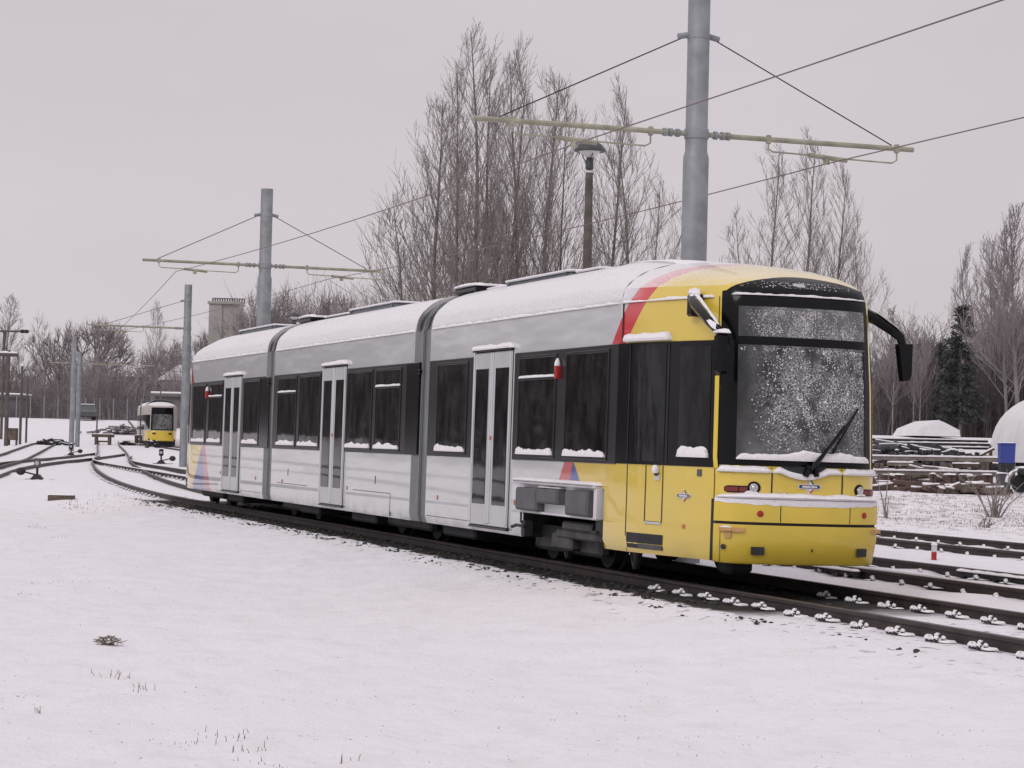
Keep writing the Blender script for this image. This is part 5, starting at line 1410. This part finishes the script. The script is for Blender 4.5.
block('reddish block under the nearest beam, next to the tram', 884, 474, 481, 10, 62, 'rusty', snow=False)
block('second reddish block under the nearest beam, from the left', 897, 475, 482, 13, 62, 'rusty')
block('small dark post under the nearest beam, left of centre', 911, 475, 482, 3, 62, 'timber', snow=False)
block('reddish block near the middle of the nearest beam', 933, 474, 480, 6, 62, 'rusty')
block('dark red block left of the snow-capped timber stack', 950, 475, 480, 10, 62, 'rusty')
block('small dark post left of the snow-capped timber stack', 955.5, 477, 484, 3, 62, 'dark', snow=False)
block('reddish block at the right end of the nearest beam', 986, 475, 482, 11, 63, 'rusty')
for k, (px, yb, h, w) in enumerate(((897, 457, 7, 4), (924, 456, 6, 4), (937, 456, 6, 7), (953, 455.5, 6, 4), (961, 456, 6, 5))):
    block(('dark iron piece on the long pale beam, leftmost of five', 'dark iron piece on the long pale beam, second from the left', 'wide dark iron piece at the middle of the long pale beam', 'dark iron piece on the long pale beam, second from the right', 'dark iron piece on the long pale beam, rightmost of five')[k], px, yb - h, yb, w, 75.5 + k * .2, 'dark', name='iron_piece')
block('post standing at the right end of the far beams, left of the blue bin', 990.5, 444, 458, 3, 80, 'timber', snow=False, name='yard_post')
def yheap(label, px, depth, w, h, n, seed, m): 
    return heap(label, px, depth, w, h, n, seed, m)
yheap('long low jumble of iron lying behind the long pale beam', 930, 84, 2.6, .95, 130, 21, 'dark')
yheap('jumble of snowy iron at the left, behind the long pale beam', 890, 86, 1.5, .95, 60, 22, 'hatchgrey')
yheap('jumble of iron between the nearest two long beams', 932, 67, 2.0, .55, 110, 23, 'timber')
yheap('reddish scrap strewn under the nearest beam', 905, 60.5, 1.3, .22, 60, 24, 'rusty')
yheap('scrap strewn under the nearest beam, near the grey cabinet', 972, 60, 1.0, .25, 50, 25, 'timber')
yheap('dark jumble between the blue bin and the long pale beam', 985, 78, .8, .8, 50, 26, 'dark')
# blue bin on a dark stand
a = spot(1006.3, 463, 70); s = 70 / FPX; zg = ground_z(a.x, a.y); w = 15 * s; h = 20 * s
t = thing('blue_bin', 'bright blue plastic bin in front of the white dome tent', 'bin', (a.x, a.y, a.z), YAW + pi / 2)
mb = MB(); mb.prism([(-w * .46, 0), (w * .46, 0), (w * .5, h * .9), (-w * .5, h * .9)], -.22, .22, lambda p, q, r: Vector((p, r, q))); mb.build('body', 'binblue', t)
mb = MB(); mb.box((-w * .53, -.25, h * .9), (w * .53, .25, h * .99), .02); lid = mb.build('lid', 'binblue', t)
mb = MB(); mb.snow((-w * .5, -.24, h * .99), (w * .5, -.24, h * .99), (0, 1, 0), .46, .03, 2); mb.build('snow_cap', 'snow', lid)
mb = MB(); mb.box((-w * .5, -.25, zg - a.z - .05), (w * .45, .25, -.01), .02); o = mb.build('bin_stand', 'dark'); o.location = (a.x, a.y, a.z); o.rotation_euler.z = YAW + pi / 2; tag(o, 'dark block carrying the blue bin', 'stand')
mb = MB(); mb.box((-w * .3, -.27, -.3), (w * .2, -.25, -.05)); mb.build('panel', 'hatchgrey', o)
a = spot(1003, 487, 62); s = 62 / FPX
mb = MB(); mb.box((-6 * s, -.2, 0.06), (6 * s, .2, 18 * s), .02); o = mb.build('grey_cabinet', 'hatchgrey'); o.location = (a.x, a.y, ground_z(a.x, a.y)); o.rotation_euler.z = YAW + pi / 2; tag(o, 'weathered grey cabinet on the ground below the blue bin', 'cabinet')
mb = MB(); mb.box((-6.4 * s, -.22, -.05), (6.4 * s, .22, .06)); mb.build('plinth', 'timber', o)
mb = MB(); mb.snow((-6 * s, -.2, 18 * s), (6 * s, -.2, 18 * s), (0, 1, 0), .4, .04, 6); mb.build('snow_cap', 'snow', o)
# two-wheeled trailer with snowy mudguard
a = spot(1021, 489, 61); s = 61 / FPX; zg = ground_z(a.x, a.y)
t = thing('yard_trailer', 'dark trailer with a snow-covered round mudguard at the right edge', 'trailer', (a.x, a.y, zg), YAW + pi / 2)
mb = MB(); mb.tube([(0, -.12, .26), (0, .1, .26)], .25, 20); mb.build('wheel', 'dark', t)
mb = MB(); pts = [(cos(th) * .36, .27 + sin(th) * .34) for th in [pi * k / 12 for k in range(13)]]
mb.grid([[Vector((x, y, z)) for x, z in pts] for y in (-.2, .2)]); mb.grid([[Vector((x * 1.1, y, z * 1.09)) for x, z in pts] for y in (-.2, .2)]); mb.build('mudguard', 'snow', t)
mb = MB(); mb.box((-1.8, -.1, .5), (.1, 1.2, .68), .03); mb.box((-1.7, .2, .2), (-.35, 1.0, .5), .02); mb.build('chassis', 'dark', t)
mb = MB(); mb.snow((-1.8, -.1, .68), (.1, -.1, .68), (0, 1, 0), 1.2, .06, 5); mb.build('snow_cover', 'snow', t)
# white dome tent (round-roofed hall) and the small snowy tent hall
a = on_ground(1062, 92); s = 92 / FPX; Rr = 72 * s; zt = height_at(1062, 393, 92) - a.z
t = thing('dome_tent', 'large white dome tent covered in snow at the right picture edge', 'tent', a, YAW + pi / 2)
rows = []
for j in range(9):
    y = j * 1.2
    rows.append([Vector((-Rr * cos(pi * i / 24) , y, (zt) * sin(pi * i / 24) ** .72 * (1 if 0 < i < 24 else 0))) for i in range(25)])
mb = MB(); vs = mb.grid(rows); mb.bm.faces.new(vs[0]); mb.bm.faces.new(vs[-1]); mb.build('canopy', 'tent', t, ang=40)
mb = MB()
for zz_ in (zt * .46,): mb.box((-Rr * .87, -.03, zz_), (Rr * .87, -.005, zz_ + .05))
mb.build('seam', 'hatchgrey', t)
a = on_ground(914, 126); s = 126 / FPX; hh = height_at(914, 421, 126) - a.z
t = thing('snowy_tent_hall', 'small white snow-covered tent hall among the trunks below the tram\'s right mirror', 'tent', a, YAW + pi / 2)
L = [(19 * s, 0), (14 * s, hh * .5), (-4 * s, hh), (-10 * s, hh * .85), (-24 * s, hh * .4), (-25 * s, 0)]
mb = MB(); mb.prism([(x, z * 1.0) for x, z in L], -1, 6, lambda p, q, r: Vector((p, r, q))); mb.build('canopy', 'tent', t)
mb = MB()
for x, z in ((10, .6), (2, .82), (-14, .7)): mb.tube([(x * s, -1.06, -.3), (x * s, -1.06, hh * z)], .07, 6)
mb.tube([(-4 * s, -1.05, hh), (-10 * s, -1.05, hh * .85), (-24 * s, -1.05, hh * .4)], .07, 6); mb.build('tent_pole', 'brownpole', t)

# ================================================================== sky and light
w = bpy.data.worlds.new('World'); scene.world = w; w.use_nodes = True; nt = w.node_tree
bg = nt.nodes['Background']; tc = nt.nodes.new('ShaderNodeTexCoord'); sep = nt.nodes.new('ShaderNodeSeparateXYZ'); nt.links.new(tc.outputs['Generated'], sep.inputs[0])
ramp = nt.nodes.new('ShaderNodeValToRGB'); nt.links.new(sep.outputs['Z'], ramp.inputs[0])
e = ramp.color_ramp.elements
e[0].position = 0.0; e[0].color = (.60, .555, .585, 1); e[1].position = 1.0; e[1].color = (.98, .93, .96, 1)
q = ramp.color_ramp.elements.new(.10); q.color = (.61, .56, .59, 1)
q = ramp.color_ramp.elements.new(.22); q.color = (.60, .56, .59, 1)
sky = nt.nodes.new('ShaderNodeTexSky'); sky.sky_type = 'NISHITA'; sky.sun_disc = False
SUN_EL, SUN_AZ = radians(38), radians(205)
sky.sun_elevation = SUN_EL; sky.sun_rotation = SUN_AZ
mul = nt.nodes.new('ShaderNodeVectorMath'); mul.operation = 'SCALE'; mul.inputs['Scale'].default_value = .004; nt.links.new(sky.outputs[0], mul.inputs[0])
add = nt.nodes.new('ShaderNodeVectorMath'); add.operation = 'ADD'; 
cn = nt.nodes.new('ShaderNodeTexNoise'); cn.inputs['Scale'].default_value = 2.6; cn.inputs['Detail'].default_value = 5
cm = nt.nodes.new('ShaderNodeMapping'); cm.inputs['Scale'].default_value = (1, 1, 3.5); nt.links.new(tc.outputs['Generated'], cm.inputs[0]); nt.links.new(cm.outputs[0], cn.inputs['Vector'])
cr = nt.nodes.new('ShaderNodeMapRange'); cr.inputs[1].default_value = .3; cr.inputs[2].default_value = .7; cr.inputs[3].default_value = .955; cr.inputs[4].default_value = 1.05; nt.links.new(cn.outputs['Fac'], cr.inputs[0])
cs = nt.nodes.new('ShaderNodeVectorMath'); cs.operation = 'SCALE'; nt.links.new(ramp.outputs[0], cs.inputs[0]); nt.links.new(cr.outputs[0], cs.inputs['Scale'])
nt.links.new(cs.outputs[0], add.inputs[0]); nt.links.new(mul.outputs[0], add.inputs[1])
nt.links.new(add.outputs[0], bg.inputs['Color']); bg.inputs['Strength'].default_value = 1.0
sd = bpy.data.lights.new('sun', 'SUN'); sd.energy = .9; sd.angle = radians(25); sd.color = (1, .97, .95)
so = bpy.data.objects.new('sun', sd); COL.objects.link(so)
sdir = Vector((sin(SUN_AZ) * cos(SUN_EL), cos(SUN_AZ) * cos(SUN_EL), sin(SUN_EL)))    # towards the sun
sdir = Vector((.55 * cos(SUN_EL), -.835 * cos(SUN_EL), sin(SUN_EL)))
sky.sun_rotation = math.atan2(sdir.x, sdir.y)
so.rotation_euler = sdir.to_track_quat('Z', 'Y').to_euler()
